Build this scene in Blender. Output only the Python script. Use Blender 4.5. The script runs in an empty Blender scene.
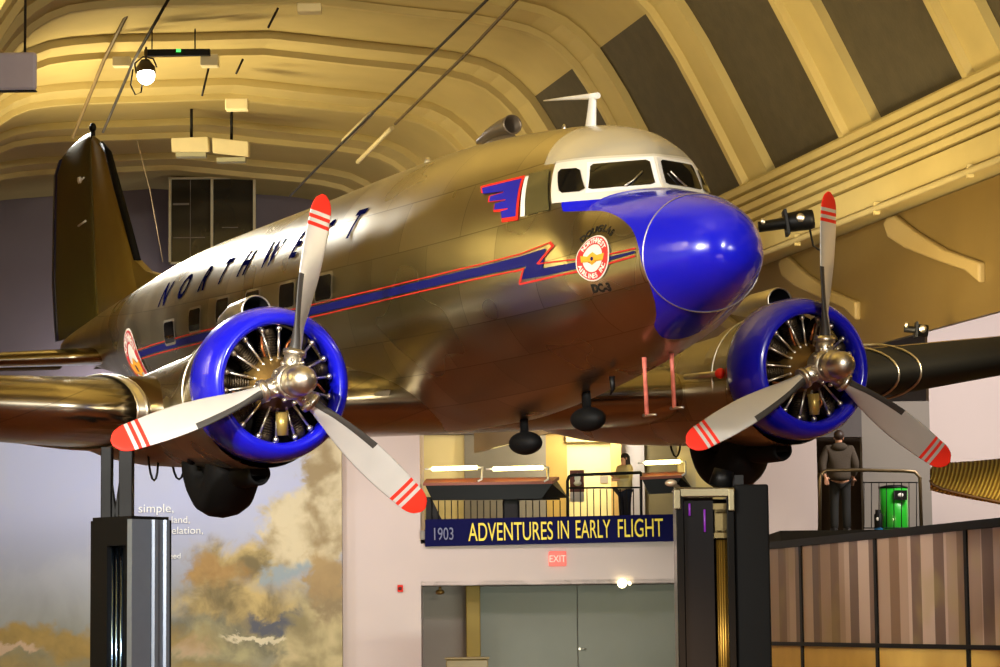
import bpy, bmesh, math, random
from mathutils import Vector, Matrix, Euler
from mathutils.bvhtree import BVHTree
from mathutils.geometry import tessellate_polygon
random.seed(7)
sc = bpy.context.scene
COL = sc.collection
PI = math.pi
V = Vector

# ------------------------------------------------------------------ materials
MATS = {}
def lin(c):
    return tuple(((v/255.0)/12.92 if v/255.0 <= 0.04045 else ((v/255.0+0.055)/1.055)**2.4) for v in c) + (1.0,)
def mat(name, rgb, rough=0.6, metal=0.0, var=0.12, scale=3.0, bump=0.0, emit=None, estr=0.0, spec=0.5, coat=0.0, bscale=None, trans=0.0, alpha=1.0):
    if name in MATS: return MATS[name]
    m = bpy.data.materials.new(name); m.use_nodes = True
    nt = m.node_tree; N = nt.nodes; L = nt.links
    b = N['Principled BSDF']
    c = lin(rgb)
    tc = N.new('ShaderNodeTexCoord'); nz = N.new('ShaderNodeTexNoise')
    nz.inputs['Scale'].default_value = scale; nz.inputs['Detail'].default_value = 5
    L.new(tc.outputs['Object'], nz.inputs['Vector'])
    rp = N.new('ShaderNodeMix'); rp.data_type = 'RGBA'
    rp.inputs[6].default_value = tuple(x*(1-var) for x in c[:3])+(1,)
    rp.inputs[7].default_value = tuple(min(1, x*(1+var)) for x in c[:3])+(1,)
    L.new(nz.outputs['Fac'], rp.inputs[0]); L.new(rp.outputs[2], b.inputs['Base Color'])
    b.inputs['Roughness'].default_value = rough; b.inputs['Metallic'].default_value = metal
    b.inputs['Specular IOR Level'].default_value = spec; b.inputs['Coat Weight'].default_value = coat
    b.inputs['Coat Roughness'].default_value = 0.06
    b.inputs['Transmission Weight'].default_value = trans
    b.inputs['Alpha'].default_value = alpha
    if bump:
        bp = N.new('ShaderNodeBump'); bp.inputs['Strength'].default_value = bump; bp.inputs['Distance'].default_value = 0.02
        n2 = N.new('ShaderNodeTexNoise'); n2.inputs['Scale'].default_value = bscale or scale*3; n2.inputs['Detail'].default_value = 3
        L.new(tc.outputs['Object'], n2.inputs['Vector']); L.new(n2.outputs['Fac'], bp.inputs['Height']); L.new(bp.outputs['Normal'], b.inputs['Normal'])
    if emit:
        b.inputs['Emission Color'].default_value = lin(emit); b.inputs['Emission Strength'].default_value = estr
    MATS[name] = m; return m
def nd(nt, t, **kw):
    n = nt.nodes.new(t)
    for k, v in kw.items(): setattr(n, k, v)
    return n
def mth(nt, op, a, b=None, c=None):
    n = nt.nodes.new('ShaderNodeMath'); n.operation = op
    for i, x in enumerate((a, b, c)):
        if x is None: continue
        if isinstance(x, (int, float)): n.inputs[i].default_value = x
        else: nt.links.new(x, n.inputs[i])
    return n.outputs[0]
def mixc(nt, f, a, b):
    n = nt.nodes.new('ShaderNodeMix'); n.data_type = 'RGBA'
    if isinstance(f, (int, float)): n.inputs[0].default_value = f
    else: nt.links.new(f, n.inputs[0])
    for i, x in ((6, a), (7, b)):
        if isinstance(x, tuple): n.inputs[i].default_value = x
        else: nt.links.new(x, n.inputs[i])
    return n.outputs[2]
def smooth(nt, x, lo, hi):
    n = nt.nodes.new('ShaderNodeMapRange'); n.interpolation_type = 'SMOOTHSTEP'
    nt.links.new(x, n.inputs[0]); n.inputs[1].default_value = lo; n.inputs[2].default_value = hi
    return n.outputs[0]

# ------------------------------------------------------------------ mesh builder
class MB:
    def __init__(s): s.v = []; s.f = []; s.m = []; s.sm = []
    def add(s, vs, fs, mi=0, smooth=False):
        o = len(s.v); s.v += [V(p) for p in vs]
        for f in fs: s.f.append([i+o for i in f]); s.m.append(mi); s.sm.append(smooth)
    def box(s, c, size, rot=None, mi=0):
        hx, hy, hz = size[0]/2, size[1]/2, size[2]/2
        vs = [V((x*hx, y*hy, z*hz)) for x in (-1, 1) for y in (-1, 1) for z in (-1, 1)]
        if rot is not None: vs = [rot @ p for p in vs]
        vs = [p+V(c) for p in vs]
        s.add(vs, [(0,1,3,2),(4,6,7,5),(0,4,5,1),(2,3,7,6),(0,2,6,4),(1,5,7,3)], mi)
    def tube(s, p0, p1, r0, r1=None, n=12, mi=0, caps=True):
        s.path([p0, p1], [r0, r1 if r1 is not None else r0], n, mi, caps)
    def path(s, pts, r, n=10, mi=0, caps=True):
        pts = [V(p) for p in pts]
        if not isinstance(r, (list, tuple)): r = [r]*len(pts)
        rings = []; prev = None
        for i, p in enumerate(pts):
            d = (pts[min(i+1, len(pts)-1)]-pts[max(i-1, 0)]).normalized()
            a = prev if prev is not None else (V((0,0,1)) if abs(d.z) < .9 else V((1,0,0)))
            x = (a - d*a.dot(d)).normalized(); prev = x; y = d.cross(x)
            rings.append([p+(x*math.cos(t)+y*math.sin(t))*r[i] for t in [2*PI*k/n for k in range(n)]])
        s.loft(rings, mi, caps)
    def loft(s, rings, mi=0, caps=True, closed=True, smooth=True):
        n = len(rings[0]); vs = [p for r in rings for p in r]; fs = []
        for i in range(len(rings)-1):
            for k in range(n if closed else n-1):
                k2 = (k+1) % n
                fs.append((i*n+k, i*n+k2, (i+1)*n+k2, (i+1)*n+k))
        s.add(vs, fs, mi, smooth)
        if caps and closed:
            s.add(rings[0], [tuple(range(n))[::-1]], mi); s.add(rings[-1], [tuple(range(n))], mi)
    def lathe(s, prof, o, ax, n=40, mi=0, a0=0, a1=2*PI):
        ax = V(ax).normalized(); a = V((0,0,1)) if abs(ax.z) < .9 else V((1,0,0))
        x = (a-ax*a.dot(ax)).normalized(); y = ax.cross(x); o = V(o)
        rings = [[o+ax*t+(x*math.cos(w)+y*math.sin(w))*r for w in [2*PI*k/n for k in range(n)]] for t, r in prof]
        s.loft(rings, mi, False)
    def ell(s, c, r, n=20, m=12, mi=0, rot=None):
        rings = []
        for i in range(m+1):
            t = -PI/2+PI*i/m; cr = max(math.cos(t), 1e-3)
            rg = []
            for k in range(n):
                w = 2*PI*k/n; p = V((r[0]*cr*math.cos(w), r[1]*cr*math.sin(w), r[2]*math.sin(t)))
                if rot is not None: p = rot @ p
                rg.append(p+V(c))
            rings.append(rg)
        s.loft(rings, mi, True)
    def prism(s, poly, d, mi=0):            # poly: list of 3D points (planar), d: extrusion vector
        n = len(poly); d = V(d); a = [V(p) for p in poly]; b = [p+d for p in a]
        tri = tessellate_polygon([a])
        s.add(a+b, [tuple(t) for t in tri]+[tuple(i+n for i in t[::-1]) for t in tri]+[(i, (i+1) % n, n+(i+1) % n, n+i) for i in range(n)], mi)
    def build(s, name, mats, parent=None, bevel=0.0, fixn=True):
        me = bpy.data.meshes.new(name); me.from_pydata([tuple(p) for p in s.v], [], s.f)
        if not isinstance(mats, (list, tuple)): mats = [mats]
        for m in mats: me.materials.append(m)
        for p, mi, q in zip(me.polygons, s.m, s.sm): p.material_index = mi; p.use_smooth = q
        if fixn:
            bm = bmesh.new(); bm.from_mesh(me)
            bmesh.ops.remove_doubles(bm, verts=bm.verts, dist=1e-5)
            bmesh.ops.recalc_face_normals(bm, faces=bm.faces)
            bm.to_mesh(me); bm.free()
        ob = bpy.data.objects.new(name, me); COL.objects.link(ob)
        if parent is not None: ob.parent = parent
        if bevel:
            bv = ob.modifiers.new('bevel', 'BEVEL'); bv.width = bevel; bv.segments = 2; bv.limit_method = 'ANGLE'
        return ob
def tag(o, label=None, cat=None, group=None, kind=None):
    if label: o['label'] = label
    if cat: o['category'] = cat
    if group: o['group'] = group
    if kind: o['kind'] = kind
    return o
def empty(name, loc=(0,0,0), label=None, cat=None, group=None):
    e = bpy.data.objects.new(name, None); COL.objects.link(e); e.location = loc; e.empty_display_size = .2
    return tag(e, label, cat, group)
def struct(o): o['kind'] = 'structure'; return o
def copy_tree(o, parent=None):
    c = o.copy(); COL.objects.link(c)
    if parent is not None: c.parent = parent
    for ch in [x for x in list(bpy.data.objects) if x.parent == o]: copy_tree(ch, c)
    return c

# ------------------------------------------------------------------ camera
F_PX = 2706.0; CX, CY = 500.0, 333.5; EYE = V((0, 0, 1.6))
pit = math.radians(6.1); rol = math.radians(.6)
FW = V((0, math.cos(pit), math.sin(pit))); U0 = V((0, -math.sin(pit), math.cos(pit))); X0 = V((1,0,0))
RT = X0*math.cos(rol)-U0*math.sin(rol); UP = U0*math.cos(rol)+X0*math.sin(rol)
cam_d = bpy.data.cameras.new('camera'); cam = bpy.data.objects.new('camera', cam_d); COL.objects.link(cam)
cm = Matrix((RT, UP, -FW)).transposed().to_4x4(); cm.translation = EYE; cam.matrix_world = cm
cam_d.sensor_width = 36; cam_d.lens = F_PX/1000*36; cam_d.clip_end = 500; cam_d.clip_start = .1
sc.camera = cam
def at(px, py, Y):                           # world point at forward distance Y
    d = RT*((px-CX)/F_PX)-UP*((py-CY)/F_PX)+FW
    return EYE+d*(Y/d.y)
# aircraft frame: x aft, y starboard, z up -> world
AM = Matrix(((-0.42912548, -0.90200552, -0.04730071), (0.06820946, 0.01985662, -0.9974734), (0.90066575, -0.43126761, 0.05300433)))
AT = V((2.02192641, 0.16305041, 22.62028172))
CW = Matrix((RT, -UP, FW)).transposed()
A4 = (CW @ AM).to_4x4(); A4.translation = EYE+CW @ AT
def acw(p): return A4 @ V(p)

# ------------------------------------------------------------------ common materials
def aluminium(name, rgb=(190,182,158), rough=.27, panel=(.62,.42), var=.24, wav=.14):
    m = bpy.data.materials.new(name); m.use_nodes = True; nt = m.node_tree; b = nt.nodes['Principled BSDF']; L = nt.links
    tc = nd(nt, 'ShaderNodeTexCoord'); sp = nd(nt, 'ShaderNodeSeparateXYZ'); L.new(tc.outputs['Object'], sp.inputs[0])
    cb = nd(nt, 'ShaderNodeCombineXYZ'); L.new(sp.outputs[0], cb.inputs[0])
    L.new(mth(nt, 'ADD', sp.outputs[2], mth(nt, 'MULTIPLY', sp.outputs[1], .35)), cb.inputs[1])
    br = nd(nt, 'ShaderNodeTexBrick'); L.new(cb.outputs[0], br.inputs['Vector']); br.inputs['Scale'].default_value = 1
    br.inputs['Brick Width'].default_value = panel[0]*2; br.inputs['Row Height'].default_value = panel[1]
    br.inputs['Mortar Size'].default_value = .006; br.inputs['Mortar Smooth'].default_value = .4; br.inputs['Bias'].default_value = 0
    c = lin(rgb); br.inputs['Color1'].default_value = tuple(x*(1-var) for x in c[:3])+(1,); br.inputs['Color2'].default_value = tuple(min(1,x*(1+var)) for x in c[:3])+(1,)
    br.inputs['Mortar'].default_value = tuple(x*.55 for x in c[:3])+(1,)
    n1 = nd(nt, 'ShaderNodeTexNoise'); n1.inputs['Scale'].default_value = 1.1; n1.inputs['Detail'].default_value = 1; L.new(tc.outputs['Object'], n1.inputs['Vector'])
    L.new(mixc(nt, mth(nt, 'MULTIPLY', n1.outputs['Fac'], .4), br.outputs['Color'], tuple(x*.62 for x in c[:3])+(1,)), b.inputs['Base Color'])
    b.inputs['Metallic'].default_value = 1.0
    L.new(mth(nt, 'ADD', mth(nt, 'MULTIPLY', n1.outputs['Fac'], .22), rough-.08), b.inputs['Roughness'])
    n2 = nd(nt, 'ShaderNodeTexNoise'); n2.inputs['Scale'].default_value = 1.8; n2.inputs['Detail'].default_value = 0; L.new(tc.outputs['Object'], n2.inputs['Vector'])
    bp = nd(nt, 'ShaderNodeBump'); bp.inputs['Strength'].default_value = wav; bp.inputs['Distance'].default_value = .03
    L.new(mth(nt, 'SUBTRACT', n2.outputs['Fac'], mth(nt, 'MULTIPLY', br.outputs['Fac'], .15)), bp.inputs['Height']); L.new(bp.outputs['Normal'], b.inputs['Normal'])
    MATS[name] = m; return m
M_SKIN = aluminium('polished_aluminium')
M_WING = aluminium('wing_aluminium', (176,166,146), .18, (.9,.5), .14, .12)
M_BLUE = mat('blue_paint', (15,18,182), .25, coat=.35, var=.04)
M_STEEL = mat('machined_steel', (214,208,194), .36, 1.0, .1)
M_BLADE = mat('blade_metal', (206,204,198), .42, .45, .06, 5)
M_RED = mat('signal_red', (226,44,26), .5, var=.05, spec=.3)
M_BOOT = mat('black_rubber', (5,5,5), .7, spec=.2, var=.2)
M_BLACK = mat('black_metal', (5,5,6), .5, spec=.25, var=.2)
M_WHITE = mat('white_paint', (232,230,222), .4, var=.04)
M_GLASS = mat('dark_window_glass', (8,9,10), .05, 0, .1, spec=.7)
M_NAVY = mat('navy_paint', (12,16,88), .5, var=.06, spec=.25)
M_PINKRED = mat('red_trim_paint', (205,45,50), .35, var=.08)
M_YEL = mat('gold_paint', (250,200,60), .4, var=.05)
M_BRONZE = mat('engine_bronze', (150,118,62), .38, .8, .25, 9, .2)
M_CYL = mat('engine_cylinder_metal', (84,72,56), .42, .85, .3, 12, .3)

# fuselage paint: bare metal behind, blue nose; boundary x as a function of height (float curve)
def fuselage_material():
    m = aluminium('fuselage_skin'); nt = m.node_tree; b = nt.nodes['Principled BSDF']; L = nt.links
    tc = [n for n in nt.nodes if n.type == 'TEX_COORD'][0]
    sp = nd(nt, 'ShaderNodeSeparateXYZ'); L.new(tc.outputs['Object'], sp.inputs[0])
    fc = nd(nt, 'ShaderNodeFloatCurve'); cv = fc.mapping.curves[0]
    pts = [(-.3, 1.20), (.05, 1.22), (.123, 1.20), (.268, 1.015), (.424, .753), (.545, .636), (.669, .588), (.82, .60), (.97, .64), (1.09, .72), (1.19, .86), (1.286, 1.09), (1.333, 1.27), (1.358, 1.50), (1.37, 1.64), (1.62, 1.66)]
    P = [((z+.4)/2.1, x/2.0) for z, x in pts]
    cv.points[0].location = P[0]; cv.points[1].location = P[-1]
    for p in P[1:-1]: cv.points.new(*p)
    fc.mapping.update()
    L.new(mth(nt, 'DIVIDE', mth(nt, 'ADD', sp.outputs[2], .4), 2.1), fc.inputs[1])
    xb = mth(nt, 'MULTIPLY', fc.outputs[0], 2.0)
    isb = mth(nt, 'MULTIPLY', mth(nt, 'LESS_THAN', sp.outputs[0], xb), mth(nt, 'LESS_THAN', sp.outputs[2], 1.60))
    # white windshield surround: x between .9 and 1.95, z above 1.42
    wx = mth(nt, 'MULTIPLY', mth(nt, 'LESS_THAN', mth(nt, 'SUBTRACT', sp.outputs[0], mth(nt, 'MULTIPLY', sp.outputs[2], .36)), 1.25), mth(nt, 'GREATER_THAN', sp.outputs[2], 1.455))
    wz = mth(nt, 'LESS_THAN', sp.outputs[2], 1.85)
    hood = mth(nt, 'LESS_THAN', sp.outputs[0], mth(nt, 'ADD', 1.17, mth(nt, 'MULTIPLY', mth(nt, 'ABSOLUTE', sp.outputs[1]), .50)))
    isw = mth(nt, 'MULTIPLY', mth(nt, 'MULTIPLY', wx, wz), mth(nt, 'SUBTRACT', 1, hood))
    col_l = b.inputs['Base Color'].links[0].from_socket; rg = b.inputs['Roughness'].links[0].from_socket
    c1 = mixc(nt, isb, col_l, lin((20,24,200))); c2 = mixc(nt, isw, c1, lin((226,220,205)))
    L.new(c2, b.inputs['Base Color'])
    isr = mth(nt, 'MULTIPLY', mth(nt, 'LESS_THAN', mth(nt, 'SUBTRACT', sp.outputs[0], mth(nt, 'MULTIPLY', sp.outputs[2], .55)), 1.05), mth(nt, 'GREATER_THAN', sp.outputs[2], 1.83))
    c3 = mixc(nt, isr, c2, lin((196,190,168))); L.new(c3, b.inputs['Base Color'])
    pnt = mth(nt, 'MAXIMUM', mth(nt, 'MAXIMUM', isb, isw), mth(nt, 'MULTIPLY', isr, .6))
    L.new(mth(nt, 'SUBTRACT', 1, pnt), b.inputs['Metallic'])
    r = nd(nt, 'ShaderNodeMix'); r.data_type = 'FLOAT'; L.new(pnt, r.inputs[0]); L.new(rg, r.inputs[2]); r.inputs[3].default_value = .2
    L.new(r.outputs[0], b.inputs['Roughness']); L.new(mth(nt, 'MULTIPLY', isb, .5), b.inputs['Coat Weight'])
    return m
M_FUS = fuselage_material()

# ------------------------------------------------------------------ AIRCRAFT
AC = empty('airliner', label='large bare-metal twin-propeller airliner with blue nose and blue engine rings, held up on pedestals', cat='airplane')
AC.matrix_world = A4
def cr(xs, ys, x):                          # monotone-ish cubic interpolation
    n = len(xs)
    if x <= xs[0]: return ys[0]
    if x >= xs[-1]: return ys[-1]
    i = max(j for j in range(n-1) if xs[j] <= x)
    h = xs[i+1]-xs[i]; d = (ys[i+1]-ys[i])/h
    def sl(j):
        if j == 0: return (ys[1]-ys[0])/(xs[1]-xs[0])
        if j == n-1: return (ys[-1]-ys[-2])/(xs[-1]-xs[-2])
        a = (ys[j]-ys[j-1])/(xs[j]-xs[j-1]); b = (ys[j+1]-ys[j])/(xs[j+1]-xs[j])
        return 0 if a*b <= 0 else 2*a*b/(a+b)
    m0, m1 = sl(i), sl(i+1); t = (x-xs[i])/h
    return (2*t**3-3*t*t+1)*ys[i]+(t**3-2*t*t+t)*h*m0+(-2*t**3+3*t*t)*ys[i+1]+(t**3-t*t)*h*m1
ST = [ # x, ztop, zbot, halfwidth, zmid, n, sweep
 (-.05,.89,.85,.02,.87,2,0), (-.025,1.01,.75,.14,.87,2,0), (.06,1.16,.65,.265,.87,2,0), (.23,1.28,.54,.40,.86,2,0), (.58,1.40,.39,.575,.84,2.1,0),
 (.8,1.45,.31,.66,.82,2.3,.1), (1.0,1.49,.24,.73,.81,2.6,.35), (1.20,1.535,.17,.79,.80,2.9,.45), (1.32,1.81,.14,.84,.80,2.9,.45),
 (1.40,1.95,.12,.87,.82,2.85,.44), (1.55,2.05,.08,.91,.84,2.65,.40), (1.8,2.15,.02,.96,.86,2.45,.34), (2.3,2.235,-.09,1.05,.88,2.2,.2), (3.1,2.30,-.23,1.15,.92,2.1,.05),
 (3.8,2.34,-.34,1.2,.95,2.05,0), (4.5,2.36,-.41,1.23,.97,2,0), (6,2.33,-.45,1.25,.97,2,0), (8,2.25,-.43,1.25,.97,2,0), (10,2.19,-.30,1.2,.98,2,0),
 (12,2.12,-.08,1.1,1.06,2,0), (13.2,2.04,.1,.98,1.11,2,0), (14.4,1.93,.3,.82,1.15,2,0), (16,1.8,.6,.58,1.2,2,0), (18,1.6,.92,.33,1.25,2,0), (19.5,1.4,1.15,.15,1.27,2,0), (19.8,1.29,1.25,.02,1.27,2,0)]
SX = [s[0] for s in ST]
def station(x): return [cr(SX, [s[i] for s in ST], x) for i in range(1, 7)]
NT = 72
def fus_ring(x):
    zt, zb, hw, zm, n, k = station(x); r = []
    for j in range(NT):
        a = 2*PI*j/NT; c, s = math.cos(a), math.sin(a)   # a=0 top
        nn = n if c >= 0 else 2.0
        y = hw*math.copysign(abs(s)**(2/nn), s); z = zm+(zt-zm if c >= 0 else zm-zb)*math.copysign(abs(c)**(2/nn), c)
        fade = min(1, max(0, (z-.9)/.5))
        r.append(V((x+k*min(abs(y), 1.0)*fade, y, z)))
    return r
xs = []
x = -.05
while x < 19.8:
    xs.append(x); x += .012 if x < .04 else .035 if x < 2.6 else .12 if x < 5 else .3
xs.append(19.8)
fb = MB(); fb.loft([fus_ring(x) for x in xs], caps=True)
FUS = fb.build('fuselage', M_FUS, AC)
me = FUS.data
BV = BVHTree.FromPolygons([v.co.copy() for v in me.vertices], [tuple(p.vertices) for p in me.polygons])
def side(x, z, off=.006, sg=1):
    h = BV.ray_cast(V((x, 4*sg, z)), V((0, -sg, 0)))
    if h[0] is None:
        h = BV.find_nearest(V((x, sg, z))); return h[0]+V((0, sg*off, 0))
    n = h[1]
    if n.y*sg < 0: n = -n
    return h[0]+n*off
def decal(name, polys, m, parent, off=.006, seg=.06, sg=1, fn=None):
    """polys: list of 2D outlines [(x,z)...]; meshed, refined and laid onto the fuselage side"""
    bm = bmesh.new()
    for poly in polys:
        vs = [bm.verts.new((p[0], 0, p[1])) for p in poly]
        for t in tessellate_polygon([[V((p[0], p[1], 0)) for p in poly]]):
            try: bm.faces.new([vs[i] for i in t])
            except ValueError: pass
    for _ in range(7):
        e = [e for e in bm.edges if e.calc_length() > seg]
        if not e: break
        bmesh.ops.subdivide_edges(bm, edges=e, cuts=1); bmesh.ops.triangulate(bm, faces=bm.faces)
    f = fn or (lambda x, z: side(x, z, off, sg))
    for v in bm.verts: v.co = f(v.co.x, v.co.z)
    bmesh.ops.recalc_face_normals(bm, faces=bm.faces)
    d = bpy.data.meshes.new(name); bm.to_mesh(d); bm.free(); d.materials.append(m)
    for p in d.polygons: p.use_smooth = True
    o = bpy.data.objects.new(name, d); COL.objects.link(o); o.parent = parent
    return o
def text_polys(s, size=1.0, bold=0.0):
    """triangles of a string in 2D, centred in x, baseline at 0"""
    cu = bpy.data.curves.new('t', 'FONT'); cu.body = s; cu.size = size; cu.align_x = 'CENTER'; cu.resolution_u = 3; cu.offset = bold
    o = bpy.data.objects.new('t', cu); COL.objects.link(o)
    dg = bpy.context.evaluated_depsgraph_get(); m_ = o.evaluated_get(dg).to_mesh()
    tris = [[(m_.vertices[i].co.x, m_.vertices[i].co.y) for i in p.vertices] for p in m_.polygons]
    o.evaluated_get(dg).to_mesh_clear(); bpy.data.objects.remove(o); bpy.data.curves.remove(cu)
    return tris
def disc2(cx, cz, r, n=36, r2=None):
    if r2 is None: return [[(cx+r*math.cos(2*PI*k/n), cz+r*math.sin(2*PI*k/n)) for k in range(n)]]
    return [[(cx+q*math.cos(2*PI*(k+d)/n), cz+q*math.sin(2*PI*(k+d)/n)) for q, d in ((r,0),(r,1),(r2,1),(r2,0))] for k in range(n)]
def rrect(x0, x1, z0, z1, r, sh=0):
    p = []
    for cx, cz, a0 in ((x1-r, z1-r, 0), (x0+r, z1-r, 90), (x0+r, z0+r, 180), (x1-r, z0+r, 270)):
        for k in range(5):
            a = math.radians(a0+22.5*k); p.append((cx+r*math.cos(a), cz+r*math.sin(a)))
    return [(x+sh*(z-z0), z) for x, z in p]
# nose cap seam ring
sm_ = MB(); rg = [p+(p-V((.58,0,.80))).normalized()*.004 for p in fus_ring(.58)]; sm_.path(rg+[rg[0]], .006, 6, caps=False)
sm_.build('nose_seam', M_STEEL, AC)
# windscreens and cockpit windows (surface follows the skin)
def ring_surface(t, a, off):                # t: station, a: angle from the top toward starboard (+)
    r = fus_ring(t); f = (a/(2*PI))*NT % NT; i = int(f) % NT; w = f-int(f)
    p = r[i].lerp(r[(i+1) % NT], w); n = (p-V((t+.9, 0, .9))).normalized()
    return p+n*off
def window_patch(name, cs, m, off, parent, nx=8):
    """four corners in aircraft space (bl, br, tr, tl), bulged to lie just proud of the skin"""
    bl, br, tr, tl = [V(c) for c in cs]; b = MB(); rows = []
    for j in range(nx+1):
        row = []
        for i in range(nx+1):
            u, w = i/nx, j/nx
            row.append(bl.lerp(br, u).lerp(tl.lerp(tr, u), w))
        rows.append(row)
    b.loft(rows, closed=False, caps=False); return b.build(name, m, parent, fixn=False)
def skin_pt(px, y, z, off, sg=1):           # front-facing skin point at (y, z)
    h = BV.ray_cast(V((-3, y, z)), V((1, 0, 0)))
    n = h[1] if h[1].x < 0 else -h[1]
    return h[0]+n*off
def front_decal(name, poly, m, off, sg):    # poly in (|y|, z)
    return decal(name, [poly], m, AC, fn=lambda y, z: skin_pt(0, y*sg, z, off))
for sg in (1, -1):
    wf = front_decal('windscreen_frame', [(.012,1.53),(.60,1.515),(.53,1.80),(.012,1.82)], M_WHITE, .006, sg)
    w = front_decal('windscreen_pane', [(.05,1.575),(.09,1.56),(.545,1.548),(.57,1.56),(.515,1.76),(.49,1.778),(.08,1.792),(.05,1.775)], M_GLASS, .012, sg)
    b = MB(); b.path([skin_pt(0, sg*y, z, .03) for y, z in ((.30,1.545),(.22,1.60),(.13,1.68))], .008, 6); b.build('windscreen_wiper', M_STEEL, AC)
    sw = decal('cockpit_window', [[(1.545,1.56),(1.57,1.537),(1.69,1.537),(1.72,1.56),(1.80,1.73),(1.785,1.755),(1.65,1.75),(1.62,1.73)]], M_GLASS, AC, off=.014, sg=sg)
    rw = decal('sliding_window', [[(1.775,1.395),(2.083,1.378),(2.215,1.765),(1.93,1.775)]], mat('tinted_side_glass', (92,84,50), .12, .2), AC, off=.012, sg=sg)
    decal('window_edge_strip', [[(2.095,1.372),(2.158,1.374),(2.255,1.745),(2.20,1.745)]], M_WHITE, AC, off=.014, sg=sg)
    base = [(2.21,1.365),(2.43,1.368),(2.47,1.445),(2.36,1.452),(2.36,1.462),(2.594,1.472),(2.61,1.535),(2.44,1.548),(2.44,1.560),(2.723,1.57),(2.74,1.625),(2.52,1.638),(2.52,1.650),(2.889,1.667),(2.96,1.735),(2.289,1.752)]
    cxm, czm = 2.52, 1.59
    decal('wing_badge_outline', [[(cxm+(x-cxm)*1.05, czm+(z-czm)*1.07) for x, z in base]], M_RED, AC, off=.009, sg=sg)
    decal('wing_badge', [[(cxm+(x-cxm)*.93, czm+(z-czm)*.90) for x, z in base]], mat('royal_blue_paint', (26,26,150), .5, spec=.3), AC, off=.014, sg=sg)
    up = [(13.5,.86),(10,.885),(6.16,.912),(4.75,.928),(3.64,.949),(2.71,.978),(2.08,1.012),(1.717,1.05)]
    lo = [(1.975,.918),(2.15,.910),(2.71,.896),(3.65,.873),(4.76,.851),(6.18,.832),(10,.80),(13.5,.79)]
    decal('blue_stripe', [up+lo, [(1.717,1.05),(1.975,.918),(2.053,.805),(1.74,.875)], [(2.053,.805),(1.717,.808),(1.276,.832),(.967,.866),(.66,.905),(.66,.925),(.968,.898),(1.279,.890),(1.74,.875)]], M_NAVY, AC, off=.008, sg=sg)
    def offl(pts, a, c): return [(x, z+a) for x, z in pts]+[(x, z+c) for x, z in pts[::-1]]
    decal('red_pinstripe', [offl(up[:-1]+[(1.66,1.075)], .016, .027), offl(lo[1:], -.027, -.016), [(1.66,1.109),(1.60,1.06),(1.80,.915),(1.83,.925),(1.64,1.06),(1.68,1.09)],
        [(2.00,.905),(2.15,.892),(2.15,.876),(2.03,.885),(2.10,.775),(2.06,.785)], offl([(2.09,.775),(1.717,.792),(1.276,.816),(.967,.848),(.66,.89)], -.016, 0), offl([(1.80,.915),(1.5,.912),(1.279,.908),(.968,.914),(.66,.94)], 0, .012)], mat('dull_red_paint', (196,44,34), .5, spec=.3), AC, off=.010, sg=sg)
    for k in range(1, 7):
        xw = (5.15,6.17,7.22,8.28,9.333,10.386,11.47)[k]; zc = (1.05,1.08,1.085,1.09,1.092,1.055,.985)[k]
        decal('cabin_window_frame', [rrect(xw-.25, xw+.25, zc-.155, zc+.155, .05)], M_STEEL, AC, off=.010, sg=sg)
        decal('cabin_window', [rrect(xw-.215, xw+.215, zc-.125, zc+.125, .04)], M_GLASS, AC, off=.016, sg=sg)
for ch, lx in zip('NORTHWEST', [11.92,11.12,10.317,9.62,8.86,8.05,7.26,6.50,5.72]):
    tris = text_polys(ch, .40, .012)
    zc = 1.345+.034*(11.9-lx)
    lt = decal('lettering', [[(lx-(x*1.05+.32*(y-.14)), zc+y*.98) for x, y in t] for t in tris], mat('lettering_navy', (8,10,52), .9, spec=0), AC, off=.005, seg=.05); lt['label'] = 'dark blue slanted capital letter ' + ch
# round emblems
def arc_text(s, cx, cz, r, a_mid, step, size, flip=False):
    out = []
    for i, ch in enumerate(s):
        if ch == ' ': continue
        a = a_mid+(i-(len(s)-1)/2)*step*(1 if not flip else -1)      # clockwise from the top, seen from starboard
        for t in text_polys(ch, size, size*.04):
            q = []
            for x, y in t:
                yy = (y-size*.35)
                if flip: rr = r-yy; aa = a-x/r
                else: rr = r+yy; aa = a+x/r
                q.append((cx-rr*math.sin(aa), cz+rr*math.cos(aa)))
            out.append(q)
    return out
M_ORANGE = mat('emblem_orange', (245,170,50), .4, var=.08)
def emblem(cx, cz, r, sq=1.0):
    e = decal('round_emblem', disc2(cx, cz, r), M_WHITE, AC, off=.014); e['label'] = 'round white and red company emblem with gold wings'
    decal('emblem_ring', disc2(cx, cz, r*.94, r2=r*.60), M_PINKRED, e, off=.018)
    decal('emblem_wings', [[(cx-r*.72, cz+r*.16), (cx-r*.3, cz+r*.10), (cx, cz+r*.26), (cx+r*.3, cz+r*.10), (cx+r*.72, cz+r*.16), (cx+r*.66, cz-r*.14), (cx+r*.28, cz-r*.14), (cx, cz-r*.30), (cx-r*.28, cz-r*.14), (cx-r*.66, cz-r*.14)]], M_ORANGE, e, off=.022)
    decal('emblem_shield', disc2(cx, cz-r*.02, r*.09), M_NAVY, e, off=.025)
    decal('emblem_lettering', arc_text('NORTHWEST', cx, cz, r*.77, 0, .235, r*.30)+arc_text('AIRLINES INC', cx, cz, r*.77, PI, .20, r*.28, True), M_WHITE, e, off=.022, seg=.2)
emblem(1.127, .905, .195)
M_INK = mat('black_lettering', (16,14,12), .5, var=.1)
decal('maker_lettering', arc_text('DOUGLAS', 1.127, .905, .262, -.05, .235, .080), M_INK, AC, off=.004, seg=.05)
decal('model_lettering', [[(1.08-x, .615+y) for x, y in t] for t in text_polys('DC-3', .095, .006)], M_INK, AC, off=.004, seg=.05)
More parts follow.
